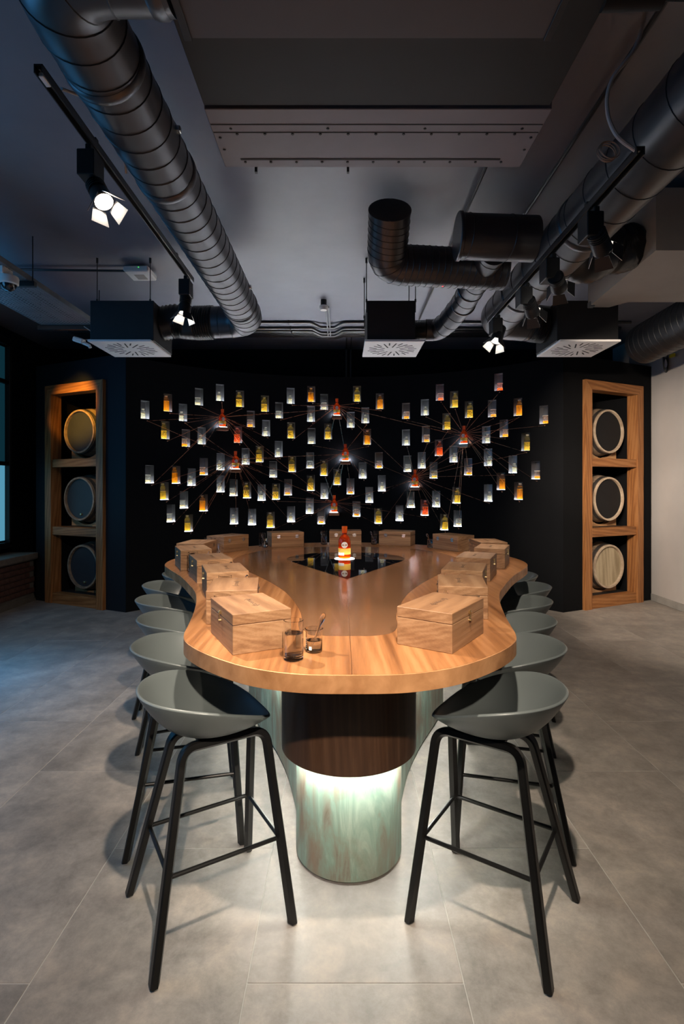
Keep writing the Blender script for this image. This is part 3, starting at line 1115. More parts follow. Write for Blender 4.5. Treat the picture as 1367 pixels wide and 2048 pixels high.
# ================================================================== STOOLS
def make_stool():
    t = thing('bar_stool', 'stool', 'stool', group='bar stools around the tasting table')
    # shell: bowl with high back at -x and an open straight front at +x
    NP, NR = 72, 14

    def rim(phi):
        c, s = cos(phi), sin(phi)
        r = 1.0 / sqrt((c / 0.245) ** 2 + (s / 0.252) ** 2)
        if c > 0:
            rf = 0.205 / max(c, 1e-6)
            k = 14.0
            r = (r ** -k + rf ** -k) ** (-1 / k)
        x, y = r * c, r * s
        tt = min(1.0, max(0.0, (x + 0.245) / 0.45))
        return x, y, 0.748 + 0.117 * (1 - tt ** 2.1)
    bm = bmesh.new()
    zb = 0.692
    rows = []
    cen = bm.verts.new((-0.005, 0, zb))
    for j in range(1, NR + 1):
        q = j / NR
        row = []
        for k in range(NP):
            x, y, z = rim(2 * pi * k / NP)
            h = (z - zb)
            row.append(bm.verts.new((-0.005 + (x + 0.005) * q ** 0.86, y * q ** 0.86, zb + h * q ** 2.3)))
        rows.append(row)
    for k in range(NP):
        bm.faces.new((cen, rows[0][k], rows[0][(k + 1) % NP]))
    for a, b in zip(rows[:-1], rows[1:]):
        for k in range(NP):
            bm.faces.new((a[k], b[k], b[(k + 1) % NP], a[(k + 1) % NP]))
    seat = finish('seat', bm, M['seat'], t, angle=60)
    so = seat.modifiers.new('thick', 'SOLIDIFY')
    so.thickness = 0.011
    so.offset = -1
    bv = seat.modifiers.new('round', 'BEVEL')
    bv.width = 0.003
    bv.segments = 2
    bv.limit_method = 'ANGLE'
    bv.angle_limit = radians(50)
    finish('seat_mount', B(((0.045, 0, 0.677), (0.20, 0.16, 0.018), 0.004)), M['leg'], t, smooth=False)
    # two bent U frames, front foot to back foot
    zt = 0.664
    for s in (-1, 1):
        pts2 = [(-0.240, 0.004), (-0.108, zt), (0.205, zt), (0.248, 0.004)]
        path = []
        for p in fillet([(x, 0, z) for x, z in pts2], 0.058, 8):
            yy = s * (0.226 - (0.226 - 0.072) * p.z / zt)
            path.append(Vector((p.x, yy, p.z)))
        N = (path[-1] - path[0]).cross(Vector((0, path[len(path) // 2].y - path[0].y, zt))).normalized()
        if N.y * s < 0:
            N = -N
        bm = bmesh.new()
        prof = [(-0.021, -0.008), (-0.021, 0.011), (-0.014, 0.0155), (0.014, 0.0155), (0.021, 0.011), (0.021, -0.008), (0.0, -0.018)]
        rings = []
        for i, p in enumerate(path):
            tg = (path[min(i + 1, len(path) - 1)] - path[max(i - 1, 0)]).normalized()
            bn = tg.cross(N).normalized()
            mid = Vector((0, p.y, 0.3))
            if bn.dot(p - mid) < 0:
                bn = -bn
            if i in (0, len(path) - 1):
                pass
            rings.append([bm.verts.new(p + N * u + bn * v) for u, v in prof])
        for v in rings[0] + rings[-1]:
            v.co.z = 0.006
        for a, b in zip(rings[:-1], rings[1:]):
            for k in range(len(prof)):
                k2 = (k + 1) % len(prof)
                bm.faces.new((a[k], a[k2], b[k2], b[k]))
        bm.faces.new(rings[0])
        bm.faces.new(rings[-1][::-1])
        bmesh.ops.recalc_face_normals(bm, faces=bm.faces)
        finish('leg_frame', bm, M['leg'], t, angle=25)
        for x in (-0.240, 0.248):
            finish('foot_glide', L([(0.0, 0.0), (0.011, 0.0), (0.012, 0.008), (0.0, 0.008)], 10, (x, s * 0.226, 0.0)), M['glide'], t)
    zf = 0.285
    fb = -0.240 + (0.240 - 0.108) * zf / zt + 0.004
    fx = 0.248 - (0.248 - 0.205) * zf / zt - 0.004
    fy = 0.226 - (0.226 - 0.072) * zf / zt
    for a, b in (((fb, -fy), (fx, -fy)), ((fb, fy), (fx, fy)), ((fb, -fy), (fb, fy)), ((fx, -fy), (fx, fy))):
        finish('footrest_bar', T([(*a, zf), (*b, zf)], 0.0078, 10), M['leg'], t)
    return t


ORD = ['first', 'second', 'third', 'fourth', 'fifth', 'sixth', 'seventh', 'eighth', 'ninth', 'tenth', 'eleventh', 'twelfth', 'thirteenth', 'fourteenth',
       'fifteenth', 'sixteenth', 'seventeenth', 'eighteenth']
STOOLS = [(-.512, 2.015, 31), (-.745, 2.54, 14), (-.915, 3.05, 22), (-1.12, 3.56, 26), (-1.27, 4.08, 13), (-1.30, 4.62, -10),
          (.581, 2.004, 146), (.80, 2.53, 166), (.95, 3.01, 160), (1.13, 3.52, 154), (1.32, 4.02, 166), (1.41, 4.55, 188)]
stool0 = make_stool()
for k, (x, y, a) in enumerate(STOOLS):
    s = stool0 if k == 0 else copy_tree(stool0)
    s.location = (x, y, 0)
    s.rotation_euler = (0, 0, radians(a))
    side = 'left' if k < 6 else 'right'
    s['label'] = 'grey shell bar stool, %s from the front on the %s of the table' % (ORD[k % 6], side)

# ================================================================== BOXES AND GLASSES ON THE TABLE
BL, BW_, BH = 0.312, 0.208, 0.136


def make_case():
    """local +x faces into the table (hinges), -x faces the guest (clasp); long along y"""
    t = thing('wooden_box', 'box', 'box', group='hinged oak boxes on the table')
    hb = 0.098
    finish('body', B(((0, 0, hb / 2), (BW_, BL, hb), 0.0018)), M['box_wood'], t, smooth=False)
    finish('lid', B(((0, 0, hb + 0.0012 + (BH - hb - 0.0012) / 2), (BW_ + 0.001, BL + 0.001, BH - hb - 0.0012), 0.0018)), M['box_wood'], t, smooth=False)
    bm = bmesh.new()
    tube(bm, [(-BW_ / 2 - 0.004, -0.005, hb + 0.014), (-BW_ / 2 - 0.004, 0.005, hb + 0.014)], 0.006, 8)
    tube(bm, [(-BW_ / 2 - 0.006, 0, hb + 0.014), (-BW_ / 2 - 0.007, 0.003, hb - 0.008)], 0.0022, 6)
    tube(bm, [(-BW_ / 2, 0, hb - 0.014), (-BW_ / 2 - 0.010, 0, hb - 0.014)], 0.004, 8)
    finish('clasp', bm, M['brass'], t)
    for y in (-0.088, 0.088):
        bm = bmesh.new()
        for z, sg in ((hb + 0.009, 1), (hb - 0.009, -1)):
            pts = [(-0.019, 0), (-0.012, -0.006), (0.012, -0.006), (0.019, 0), (0.012, 0.004), (0.005, 0.008), (-0.005, 0.008), (-0.012, 0.004)]
            vs_ = [bm.verts.new((BW_ / 2 + 0.0022, y + a, z + sg * b)) for a, b in pts]
            vb = [bm.verts.new((BW_ / 2 - 0.0005, y + a, z + sg * b)) for a, b in pts]
            bm.faces.new(vs_)
            for q in range(8):
                bm.faces.new((vs_[q], vs_[(q + 1) % 8], vb[(q + 1) % 8], vb[q]))
        tube(bm, [(BW_ / 2 + 0.003, y - 0.016, hb), (BW_ / 2 + 0.003, y + 0.016, hb)], 0.003, 8)
        bmesh.ops.recalc_face_normals(bm, faces=bm.faces)
        finish('hinge', bm, M['steel'], t, smooth=False)
    # dark stamp on the lid, read from the guest's seat
    text_mesh('stamp', 'ROE & CO', 0.020, M['ink'], t, (0.01, 0, BH + 0.0003), (0, 0, -pi / 2))
    bm = bmesh.new()
    for sg in (-1, 1):                                       # leafy wings either side of the lettering
        for q in range(5):
            c0 = Vector((0.01 + (q - 2) * 0.0055, sg * (0.052 + 0.003 * (2 - abs(q - 2))), BH + 0.0005))
            box(bm, c0, (0.0018, 0.016 - 0.002 * abs(q - 2), 0.0005), 0, Matrix.Rotation(sg * (q - 2) * 0.25, 3, 'Z'))
    finish('stamp_wings', bm, M['ink'], t, smooth=False)
    return t


def make_highball():
    t = thing('highball_glass', 'glass', 'glass', group='water glasses on the table')
    R, H = 0.0325, 0.128
    finish('tumbler', L([(0, 0), (R - 0.003, 0), (R - 0.0005, 0.003), (R, 0.02), (R, H), (R - 0.0018, H + 0.0008), (R - 0.002, 0.016), (R - 0.006, 0.012), (0, 0.012)], 28), M['glass'], t)
    finish('water', L([(0, 0.0125), (R - 0.007, 0.0125), (R - 0.0025, 0.017), (R - 0.0025, 0.088), (R - 0.0035, 0.0865), (0, 0.0865)], 28), M['water'], t)
    return t


def make_beaker():
    t = thing('beaker', 'beaker', 'beaker', group='small beakers on the table')
    R, H = 0.0285, 0.079
    finish('beaker_glass', L([(0, 0), (R - 0.004, 0), (R - 0.0008, 0.003), (R, 0.008), (R, H - 0.005), (R + 0.003, H), (R + 0.001, H + 0.001), (R - 0.0015, H - 0.006), (R - 0.0015, 0.008), (R - 0.005, 0.003), (0, 0.003)], 28), M['glass'], t)
    finish('water', L([(0, 0.0035), (R - 0.005, 0.0035), (R - 0.002, 0.008), (R - 0.002, 0.041), (R - 0.003, 0.0395), (0, 0.0395)], 28), M['water'], t)
    bm = bmesh.new()
    for k in range(6):
        z = 0.014 + k * 0.007
        box(bm, (-R - 0.0003, -0.006, z), (0.0006, 0.008 if k % 2 else 0.013, 0.001))
    box(bm, (-R * 0.62, -R * 0.80, 0.018), (0.010, 0.0008, 0.012), 0, Matrix.Rotation(radians(-38), 3, 'Z'))
    finish('white_graduations', bm, M['white_plastic'], t, smooth=False)
    return t


def make_stirrer():
    t = thing('glass_dropper', 'rod', 'dropper', group='glass droppers in the beakers')
    prof = [(0, 0), (0.0016, 0.001), (0.0028, 0.03), (0.0036, 0.07), (0.0042, 0.092), (0.0075, 0.104), (0.0095, 0.115), (0.0085, 0.126), (0.005, 0.133), (0, 0.135)]
    finish('rod', L(prof, 14), M['glass'], t)
    return t


CASES = [(-.342, 1.953, 27), (-.475, 2.337, 8), (-.623, 2.81, 19), (-.81, 3.263, 24), (-1.055, 3.755, 24), (-1.137, 4.165, -5), (-1.016, 4.727, -32),
         (-.545, 5.10, -70), (.0325, 5.265, -90), (.541, 5.20, -110), (1.005, 4.795, -146), (1.17, 4.25, 182), (1.085, 3.83, 157), (.846, 3.336, 157), (.662, 2.857, 161),
         (.544, 2.42, 170), (.37, 1.966, 146)]
WHERE = ['front left oak box with its clasp side turned away in shade', 'second oak box from the front on the left of the table', 'third oak box from the front on the left of the table',
         'fourth oak box from the front on the left of the table', 'fifth oak box from the front on the left of the table', 'sixth oak box from the front on the left, half behind another box',
         'oak box at the back left showing two hinges at a slant', 'oak box at the back, just left of the centre one', 'centre back oak box right behind the amber bottle', 'oak box at the back, just right of the centre one',
         'oak box at the back right showing two hinges at a slant', 'sixth oak box from the front on the right, half behind another box', 'fifth oak box from the front on the right of the table',
         'fourth oak box from the front on the right of the table', 'third oak box from the front on the right of the table', 'second oak box from the front on the right of the table',
         'front right oak box with its clasp towards the right-hand stool']
SHORT = ['front left', 'second left-hand', 'third left-hand', 'fourth left-hand', 'fifth left-hand', 'sixth left-hand', 'back left slanted', 'back one left of centre', 'centre back',
         'back one right of centre', 'back right slanted', 'sixth right-hand', 'fifth right-hand', 'fourth right-hand', 'third right-hand', 'second right-hand', 'front right']
case0, hi0, be0, st0 = make_case(), make_highball(), make_beaker(), make_stirrer()
for k, (x, y, a) in enumerate(CASES):
    th = radians(a)
    u, r = Vector((cos(th), sin(th), 0)), Vector((sin(th), -cos(th), 0))
    o = case0 if k == 0 else copy_tree(case0)
    o.location = (x, y, TOP_Z)
    o.rotation_euler = (0, 0, th)
    o['label'] = WHERE[k]
    c = Vector((x, y, TOP_Z))
    if k == 0:
        ph, pb = Vector((-.158, 1.728, TOP_Z)), Vector((-.0955, 1.811, TOP_Z))
    else:
        ph = c + u * random.uniform(-0.04, -0.02) + r * random.uniform(0.205, 0.222)
        pb = c + u * random.uniform(0.055, 0.075) + r * random.uniform(0.208, 0.224)
    h = hi0 if k == 0 else copy_tree(hi0)
    h.location = ph
    h.rotation_euler = (0, 0, random.uniform(0, 6))
    h['label'] = 'tall water glass beside the %s oak box' % SHORT[k]
    b = be0 if k == 0 else copy_tree(be0)
    b.location = pb
    b.rotation_euler = (0, 0, radians(15) if k == 0 else random.uniform(0, 6))
    b['label'] = 'small graduated beaker beside the %s oak box' % SHORT[k]
    s = st0 if k == 0 else copy_tree(st0)
    ln = (r * 0.75 + u * 0.35).normalized() if k else Vector((0.9, 0.2, 0)).normalized()
    s.location = pb - ln * 0.014 + Vector((0, 0, 0.0045))
    s.rotation_euler = Vector((ln.x * 0.40, ln.y * 0.40, 1)).to_track_quat('Z', 'Y').to_euler()
    s['label'] = 'bulb-tipped glass dropper standing in the beaker by the %s oak box' % SHORT[k]

# ================================================================== AMBER BOTTLES
BOT = [(0, 0.0), (0.044, 0.0), (0.048, 0.005), (0.048, 0.122), (0.0468, 0.137), (0.0435, 0.150), (0.0385, 0.162), (0.031, 0.173), (0.0235, 0.181), (0.019, 0.187), (0.018, 0.193), (0.018, 0.205)]


def make_amber(label):
    t = thing('spirit_bottle', label, 'bottle', group='amber spirit bottles')
    finish('glass', L(BOT, 28), M['amber_glass'], t)
    finish('neck_ring', L([(0.0185, 0.200), (0.021, 0.201), (0.021, 0.2065), (0.0185, 0.2075)], 24), M['amber_cap'], t)
    finish('stopper', L([(0.0, 0.206), (0.0185, 0.2065), (0.020, 0.212), (0.0225, 0.248), (0.0215, 0.252), (0.0, 0.252)], 24), M['amber_cap'], t)
    bm = bmesh.new()                                         # paper band round the foot
    lathe(bm, [(0.0482, 0.034), (0.0486, 0.034), (0.0486, 0.081), (0.0482, 0.081)], 28)
    finish('yellow_label', bm, M['yellow_paper'], t)
    bm = bmesh.new()
    n = 24
    cen = bm.verts.new((0, -0.0492, 0.108))
    rg = []
    for k in range(n):
        x, z = 0.0245 * cos(2 * pi * k / n), 0.0245 * sin(2 * pi * k / n)
        rg.append(bm.verts.new((x, -sqrt(0.0488 ** 2 - x * x) - 0.0003, 0.108 + z)))
    for k in range(n):
        bm.faces.new((cen, rg[k], rg[(k + 1) % n]))
    lb = finish('round_label', bm, M['paper'], t)
    text_mesh('label_print', 'ROE & CO', 0.0095, M['ink'], lb, (0, -0.0499, 0.108), (pi / 2, 0, 0))
    bm = bmesh.new()
    col = []
    for k in range(7):
        a = radians(-172 + k * 13)
        col.append([bm.verts.new((0.0490 * cos(a), 0.0490 * sin(a), z)) for z in (0.027, 0.049)])
    for a, b in zip(col[:-1], col[1:]):
        bm.faces.new((a[0], b[0], b[1], a[1]))
    finish('white_sticker', bm, M['paper'], t)
    return t


hero = make_amber('amber spirit bottle standing on the glowing disc of the table')
hero.location = (AX - 0.01, 4.18, TOP_Z + 0.003)
hero_names = ['upper left of the dark wall, orange', 'topmost on the dark wall, by the centre', 'middle of the dark wall, with a white glow behind',
              'left middle of the dark wall, red', 'right side of the dark wall, red', 'lower right of the dark wall, orange', 'lowest on the dark wall, by the centre']
HP = []
for k, (px, py) in enumerate(HEROES):
    ang, zc = wall_hit(px, py)
    zb_ = zc - 0.128
    b = copy_tree(hero)
    b.location = on_wall(ang, zb_ + 0.007, 0.066)
    b.rotation_euler = (0, 0, -ang)
    b['label'] = 'amber bottle on a shelf, ' + hero_names[k]
    HP.append((ang, zc))
    sh = thing('bottle_shelf', 'lit copper shelf under the amber bottle, ' + hero_names[k].split(',')[0], 'shelf', on_wall(ang, zb_, 0.0), -ang, 'lit copper bottle shelves')
    finish('ledge', B(((0, -0.064, -0.024), (0.150, 0.128, 0.046), 0.003)), M['shelf_copper'], sh, smooth=False)
    finish('light_plate', B(((0, -0.066, 0.0015), (0.104, 0.104, 0.007), 0.001)), M['led_hero'], sh, smooth=False)
    pd = bpy.data.lights.new('shelf_light', 'POINT')
    pd.energy = 4.0 if k == 2 else 2.0
    pd.color = (0.72, 0.83, 1.0)
    pd.shadow_soft_size = 0.012
    po = bpy.data.objects.new('shelf_light', pd)
    po.location = (-0.060 if k != 2 else 0.058, -0.03, 0.018)
    po.parent = sh
    COL.objects.link(po)
    if k == 2:
        po2 = po.copy()
        po2.location = (-0.058, -0.03, 0.018)
        COL.objects.link(po2)


# ================================================================== SAMPLE BOTTLES IN THE NICHES
def make_sample(kind, liq):
    noun = {'T': 'sample_bottle', 'M': 'small_bottle', 'J': 'glass_jar'}[kind]
    t = thing(noun, noun, 'jar' if kind == 'J' else 'bottle', group={'T': 'tall sample bottles in the lit niches', 'M': 'small sample bottles in the lit niches', 'J': 'open glass jars in the lit niches'}[kind])
    lm = M['liq_' + liq]
    n = 16
    if kind == 'T':
        R, H, lv = 0.043, 0.222, {'gold': 0.112, 'amber': 0.142, 'red': 0.122, 'pale': 0.1}[liq]
        finish('glass', L([(0, 0.001), (R, 0.001), (R, 0.145), (0.038, 0.165), (0.022, 0.180), (0.0155, 0.186), (0.0155, 0.202)], n), M['lit_glass'], t)
        finish('liquid', L([(0, 0.004), (R - 0.003, 0.004), (R - 0.003, lv), (0, lv)], n), lm, t)
        finish('stopper', L([(0, 0.202), (0.016, 0.202), (0.021, 0.207), (0.021, 0.220), (0, 0.222)], n), M['frost'], t)
    elif kind == 'M':
        R, H, lv = 0.029, 0.135, 0.072
        finish('glass', L([(0, 0.001), (R, 0.001), (R, 0.078), (0.026, 0.094), (0.017, 0.104), (0.013, 0.108), (0.013, 0.118)], n), M['lit_glass'], t)
        finish('liquid', L([(0, 0.004), (R - 0.003, 0.004), (R - 0.003, lv), (0, lv)], n), lm, t)
        finish('stopper', L([(0, 0.118), (0.014, 0.118), (0.018, 0.122), (0.018, 0.134), (0, 0.136)], n), M['frost'], t)
    else:
        R, lv = 0.039, 0.036
        finish('glass', L([(0, 0.001), (R - 0.003, 0.001), (R, 0.006), (R, 0.104), (R + 0.002, 0.107), (R - 0.002, 0.109), (R - 0.003, 0.105)], n), M['lit_glass'], t)
        finish('liquid', L([(0, 0.004), (R - 0.004, 0.004), (R - 0.004, lv), (0, lv)], n), lm, t)
        finish('rim', L([(R - 0.003, 0.103), (R + 0.003, 0.104), (R + 0.003, 0.110), (R - 0.003, 0.110)], n), M['frost'], t)
    Rr = {'T': 0.0415, 'M': 0.0275, 'J': 0.0365}[kind]
    finish('meniscus_glint', L([(Rr - 0.006, lv), (Rr, lv - 0.0015), (Rr + 0.001, lv + 0.002), (Rr - 0.002, lv + 0.0045), (Rr - 0.008, lv + 0.001)], n), M['glint_gold'], t)  # highlight at the liquid level, put in as a bright ring
    return t


TINT = {'gold': 'golden', 'amber': 'amber', 'red': 'red', 'pale': 'pale'}
protos = {}
order = sorted(range(len(spots)), key=lambda i: spots[i][0])
rank = {}
zs_all = sorted(s[1] for s in spots)
zlo, zhi = zs_all[len(zs_all) // 3], zs_all[2 * len(zs_all) // 3]
for i in order:
    ang, z, kd, lq = spots[i]
    band = 'upper' if z > zhi else ('middle' if z > zlo else 'lower')
    key = (kd, lq, band)
    rank[key] = rank.get(key, 0) + 1
    if (kd, lq) not in protos:
        protos[(kd, lq)] = o = make_sample(kd, lq)
    else:
        o = copy_tree(protos[(kd, lq)])
    o.location = on_wall(ang, z - NH / 2 + 0.002, -0.060)
    o.rotation_euler = (0, 0, -ang + random.uniform(-0.3, 0.3))
    noun = {'T': 'tall %s sample bottle', 'M': 'small %s sample bottle', 'J': 'open jar of %s spirit'}[kd] % TINT[lq]
    o['label'] = '%s %s from the left in the %s third of niches' % (ORD[rank[key] - 1], noun, band)

# copper wires running from the amber bottles to a pin under each niche
bursts = []
for k in range(len(HP)):
    bursts.append(thing('wire_burst', 'copper wires fanning out from the bottle, ' + hero_names[k].split(',')[0], 'wires', on_wall(*HP[k], 0.02), -HP[k][0], 'copper wire bursts'))
pin0 = None
inv = [Matrix.Rotation(HP[k][0], 3, 'Z') for k in range(len(HP))]
targets = [[] for _ in HP]
for (ang, z, _, _) in spots:
    pa, pz = ang + 0.006, z - NH / 2 - 0.028
    ds = sorted(range(len(HP)), key=lambda k: ((HP[k][0] - ang) * WR) ** 2 + ((HP[k][1] - z) * 1.3) ** 2)
    targets[ds[0]].append((pa, pz, True))
    if random.random() < 0.22:
        targets[ds[1]].append((pa, pz, False))
for a, b in ((0, 1), (1, 2), (3, 2), (1, 4), (2, 5), (6, 3), (6, 5), (0, 6), (4, 5), (1, 5)):
    targets[a].append((HP[b][0], HP[b][1] - 0.02, False))
for k, lst in enumerate(targets):
    org = Vector(bursts[k].location)
    for pa, pz, pin in lst:
        e = inv[k] @ (on_wall(pa, pz, 0.016) - org)
        d0 = Vector((e.x, 0, e.z)).normalized()
        st = d0 * 0.035 + Vector((0, -0.055, 0.02))
        finish('wire', T([st, e], 0.0021, 5), M['copper'], bursts[k])
        if pin:
            p = finish('pin', L([(0, -0.008), (0.007, -0.004), (0.008, 0.0), (0.007, 0.004), (0, 0.008)], 8), M['copper'], bursts[k]) if pin0 is None else pin0.copy()
            if pin0 is None:
                pin0 = p
            else:
                p.parent = bursts[k]
                COL.objects.link(p)
            p.location = e


# ================================================================== CEILING: DUCTS
def seams(path, r, step, start=0.06, stub=0.0035):
    """ridges of a spiral duct along a polyline"""
    bm = bmesh.new()
    acc = start
    for a, b in zip(path[:-1], path[1:]):
        d = b - a
        ln = d.length
        if ln < 1e-6:
            continue
        t = d.normalized()
        while acc < ln:
            c = a + t * acc
            up = Vector((0, 0, 1)) if abs(t.z) < 0.9 else Vector((1, 0, 0))
            up = (up - t * up.dot(t)).normalized()
            sd = t.cross(up)
            n = 32
            tube(bm, [c + (up * cos(2 * pi * k / n) + sd * sin(2 * pi * k / n)) * r + t * 0.018 * sin(2 * pi * k / n) for k in range(n)], stub, 4, closed=True)
            acc += step
        acc -= ln
    return bm


def spiral_duct(label, pts, r, step=0.125, bend=0.25, mat='duct', open_end=False, name='spiral_duct'):
    t = thing(name, label, 'duct')
    path = fillet(pts, bend, 8)
    finish('duct_shell', T(path, r, 32, caps=not open_end), M[mat], t, angle=50)
    finish('spiral_seam', seams(path, r, step), M['seam'], t)['kind'] = 'stuff'
    return t, path


def collars(t, items):
    for p, d, r, w_ in items:
        d = Vector(d).normalized()
        p = Vector(p)
        finish('collar', T([p - d * w_ / 2, p - d * w_ * 0.3, p + d * w_ * 0.3, p + d * w_ / 2], [r + 0.001, r + 0.008, r + 0.008, r + 0.001], 32), M['duct'], t)


ZD = 3.302
t, pth = spiral_duct('large black spiral duct running back along the left of the ceiling', [(-0.556, 1.69, ZD), (-0.952, 1.69, ZD), (-0.952, 5.42, ZD), (-1.36, 5.46, ZD - 0.005)], 0.1575, 0.128, 0.27)
collars(t, [((-0.952, 2.12, ZD), (0, 1, 0), 0.1575, 0.05), ((-0.952, 2.86, ZD), (0, 1, 0), 0.1575, 0.06), ((-0.60, 1.69, ZD), (1, 0, 0), 0.1575, 0.05), ((-0.952, 4.95, ZD), (0, 1, 0), 0.1575, 0.06)])
for y in (2.55, 4.55):
    finish('hanger_bracket', B(((-0.79, y, ZD + 0.02), (0.03, 0.03, 0.03), 0.004)), M['steel'], t, smooth=False)
t, pth = spiral_duct('largest black spiral duct running back along the right of the ceiling', [(1.563, 0.4, ZD), (1.563, 5.42, ZD), (1.98, 5.46, ZD - 0.01)], 0.181, 0.26, 0.26)
collars(t, [((1.563, 2.05, ZD), (0, 1, 0), 0.181, 0.06), ((1.563, 1.35, ZD), (0, 1, 0), 0.181, 0.07), ((1.563, 3.4, ZD), (0, 1, 0), 0.181, 0.05), ((1.563, 4.6, ZD), (0, 1, 0), 0.181, 0.05)])
t, pth = spiral_duct('thick black cross duct with an end cap in front of the other cross pipe', [(0.83, 3.80, 3.40), (1.385, 3.82, 3.39)], 0.156, 0.30, 0.1)
collars(t, [((0.838, 3.80, 3.40), (1, 0, 0), 0.158, 0.03)])
t, pth = spiral_duct('black duct dropping from the cross duct back towards the middle vent', [(1.13, 3.95, 3.36), (1.115, 4.9, 3.30), (1.05, 5.25, 3.24), (0.98, 5.46, 3.22), (0.86, 5.46, 3.22)], 0.108, 0.15, 0.10)
collars(t, [((1.115, 4.6, 3.32), (0, 1, 0), 0.108, 0.03), ((1.12, 4.9, 3.30), (0, 1, 0), 0.108, 0.03)])

# open-mouthed pipe
t = thing('open_pipe', 'short black pipe with a wide open mouth bent into a cross pipe', 'duct')
path = fillet([(0.345, 3.82, 3.60), (0.350, 4.18, 3.36), (1.30, 4.26, 3.345)], 0.14, 10)
bm = T(path, 0.152, 32, caps=False)
finish('duct_shell', bm, M['duct'], t, angle=50)
finish('inner_lining', T(path, 0.148, 32, caps=False), M['inside'], t)
d_ = (path[1] - path[0]).normalized()
finish('mouth_lip', T([path[0] + d_ * 0.01, path[0] - d_ * 0.002, path[0] - d_ * 0.002, path[0] + d_ * 0.01], [0.156, 0.156, 0.147, 0.147], 32, caps=False), M['duct'], t)
finish('spiral_seam', seams(path, 0.152, 0.05), M['seam'], t)['kind'] = 'stuff'
finish('red_dot', L([(0, 0), (0.006, 0), (0, 0.004)], 8, (0.80, 4.215, 3.20), Matrix.Rotation(pi, 3, 'X')), M['red_led'], t)


def flex_duct(label, pts, r, pitch=0.022):
    t = thing('flexible_duct', label, 'duct')
    path = spline(pts, 10)
    out, rs = [], []
    acc = 0.0
    for a, b in zip(path[:-1], path[1:]):
        n = max(1, int((b - a).length / (pitch / 2)))
        for k in range(n):
            out.append(a.lerp(b, k / n))
            rs.append(r * (1.0 if len(out) % 2 else 0.93))
    out.append(path[-1])
    rs.append(r)
    finish('corrugated_sleeve', T(out, rs, 24), M['flex'], t, angle=80)
    return t


flex_duct('crinkled flexible duct joining the left spiral duct to the left vent box', [(-1.32, 5.455, ZD - 0.005), (-1.55, 5.47, ZD - 0.005), (-1.70, 5.46, ZD + 0.01), (-1.86, 5.45, ZD - 0.02)], 0.172)
flex_duct('thin flexible duct joining the middle vent box', [(0.90, 5.46, 3.22), (0.83, 5.46, 3.215), (0.70, 5.46, 3.21)], 0.098, 0.018)
flex_duct('fat flexible duct joining the right spiral duct to the right vent box', [(1.93, 5.455, ZD - 0.01), (2.02, 5.46, ZD - 0.02), (2.095, 5.46, ZD - 0.03)], 0.188)

# dark background ducts at the right
flex_duct('dim bulging flexible duct between the right spiral duct and the grey rectangular duct', [(1.74, 4.02, 3.36), (1.86, 4.02, 3.32), (2.02, 4.06, 3.42), (2.12, 4.08, 3.42), (2.245, 4.1, 3.47)], 0.17, 0.10)
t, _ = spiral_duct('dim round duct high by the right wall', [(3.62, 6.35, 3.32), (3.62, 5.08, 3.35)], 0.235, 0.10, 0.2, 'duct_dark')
t = thing('rectangular_duct', 'wide grey rectangular duct crossing to the right wall', 'duct')
finish('casing', prism(bmesh.new(), [(2.25, 3.80), (4.39, 3.80), (4.39, 4.86), (2.62, 4.86), (2.52, 5.0), (2.32, 5.0)], 3.30, 3.75), M['beige_duct'], t, smooth=False)
finish('joint_strip', B(((3.32, 4.30, 3.299), (0.05, 1.1, 0.012))), M['slot'], t, smooth=False)
finish('corner_flange', B(((2.33, 4.96, 3.31), (0.05, 0.05, 0.05), 0.004)), M['galv'], t, smooth=False)


# vent boxes with perforated plates
def vent(label, x0, x1, y0, y1, bx0, bx1, rods):
    t = thing('ceiling_vent', label, 'vent', group='square swirl vents')
    zp = 3.017
    finish('plenum_box', B((((bx0 + bx1) / 2, (y0 + y1) / 2 + 0.01, zp + 0.215), (bx1 - bx0, y1 - y0 - 0.06, 0.39), 0.004)), M['black_box'], t, smooth=False)
    pl = finish('vent_plate', B((((x0 + x1) / 2, (y0 + y1) / 2, zp + 0.010), (x1 - x0, y1 - y0, 0.020), 0.003)), M['diffuser'], t, smooth=False)
    cx, cy = (x0 + x1) / 2, (y0 + y1) / 2
    for k in range(24):
        a = 2 * pi * k / 24 + 0.06
        r0, r1 = (0.085, 0.185) if k % 2 == 0 else (0.125, 0.250)
        if k % 2 == 0:
            r1 = 0.235
        else:
            r0 = 0.165
        Rm = Matrix.Rotation(a + 0.12, 3, 'Z')
        bm = bmesh.new()
        box(bm, Vector((cx, cy, zp + 0.0002)) + Vector((cos(a), sin(a), 0)) * (r0 + r1) / 2, (r1 - r0, 0.013, 0.003), 0, Rm)
        finish('air_slot', bm, M['slot'], pl, smooth=False)
    for (x, y) in rods:
        bm = T([(x, y, zp + 0.30), (x, y, CEIL)], 0.0045, 6)
        tube(bm, [(x, y, CEIL - 0.05), (x, y, CEIL)], 0.011, 8)
        tube(bm, [(x, y, zp + 0.40), (x, y, zp + 0.43)], 0.010, 8)
        finish('hanger_rod', bm, M['conduit'], t)


vent('left white swirl vent under a black plenum box', -2.468, -1.855, 5.14, 5.76, -2.46, -1.84, [(-2.40, 5.2), (-1.88, 5.2)])
vent('middle white swirl vent under a black plenum box', 0.221, 0.803, 5.14, 5.76, 0.245, 0.715, [(0.24, 5.2), (0.24, 5.7), (0.72, 5.2), (0.72, 5.7), (1.2, 5.5)])
vent('right white swirl vent under a black plenum box', 2.113, 2.705, 5.14, 5.76, 2.10, 2.70, [(2.15, 5.2), (2.66, 5.2)])

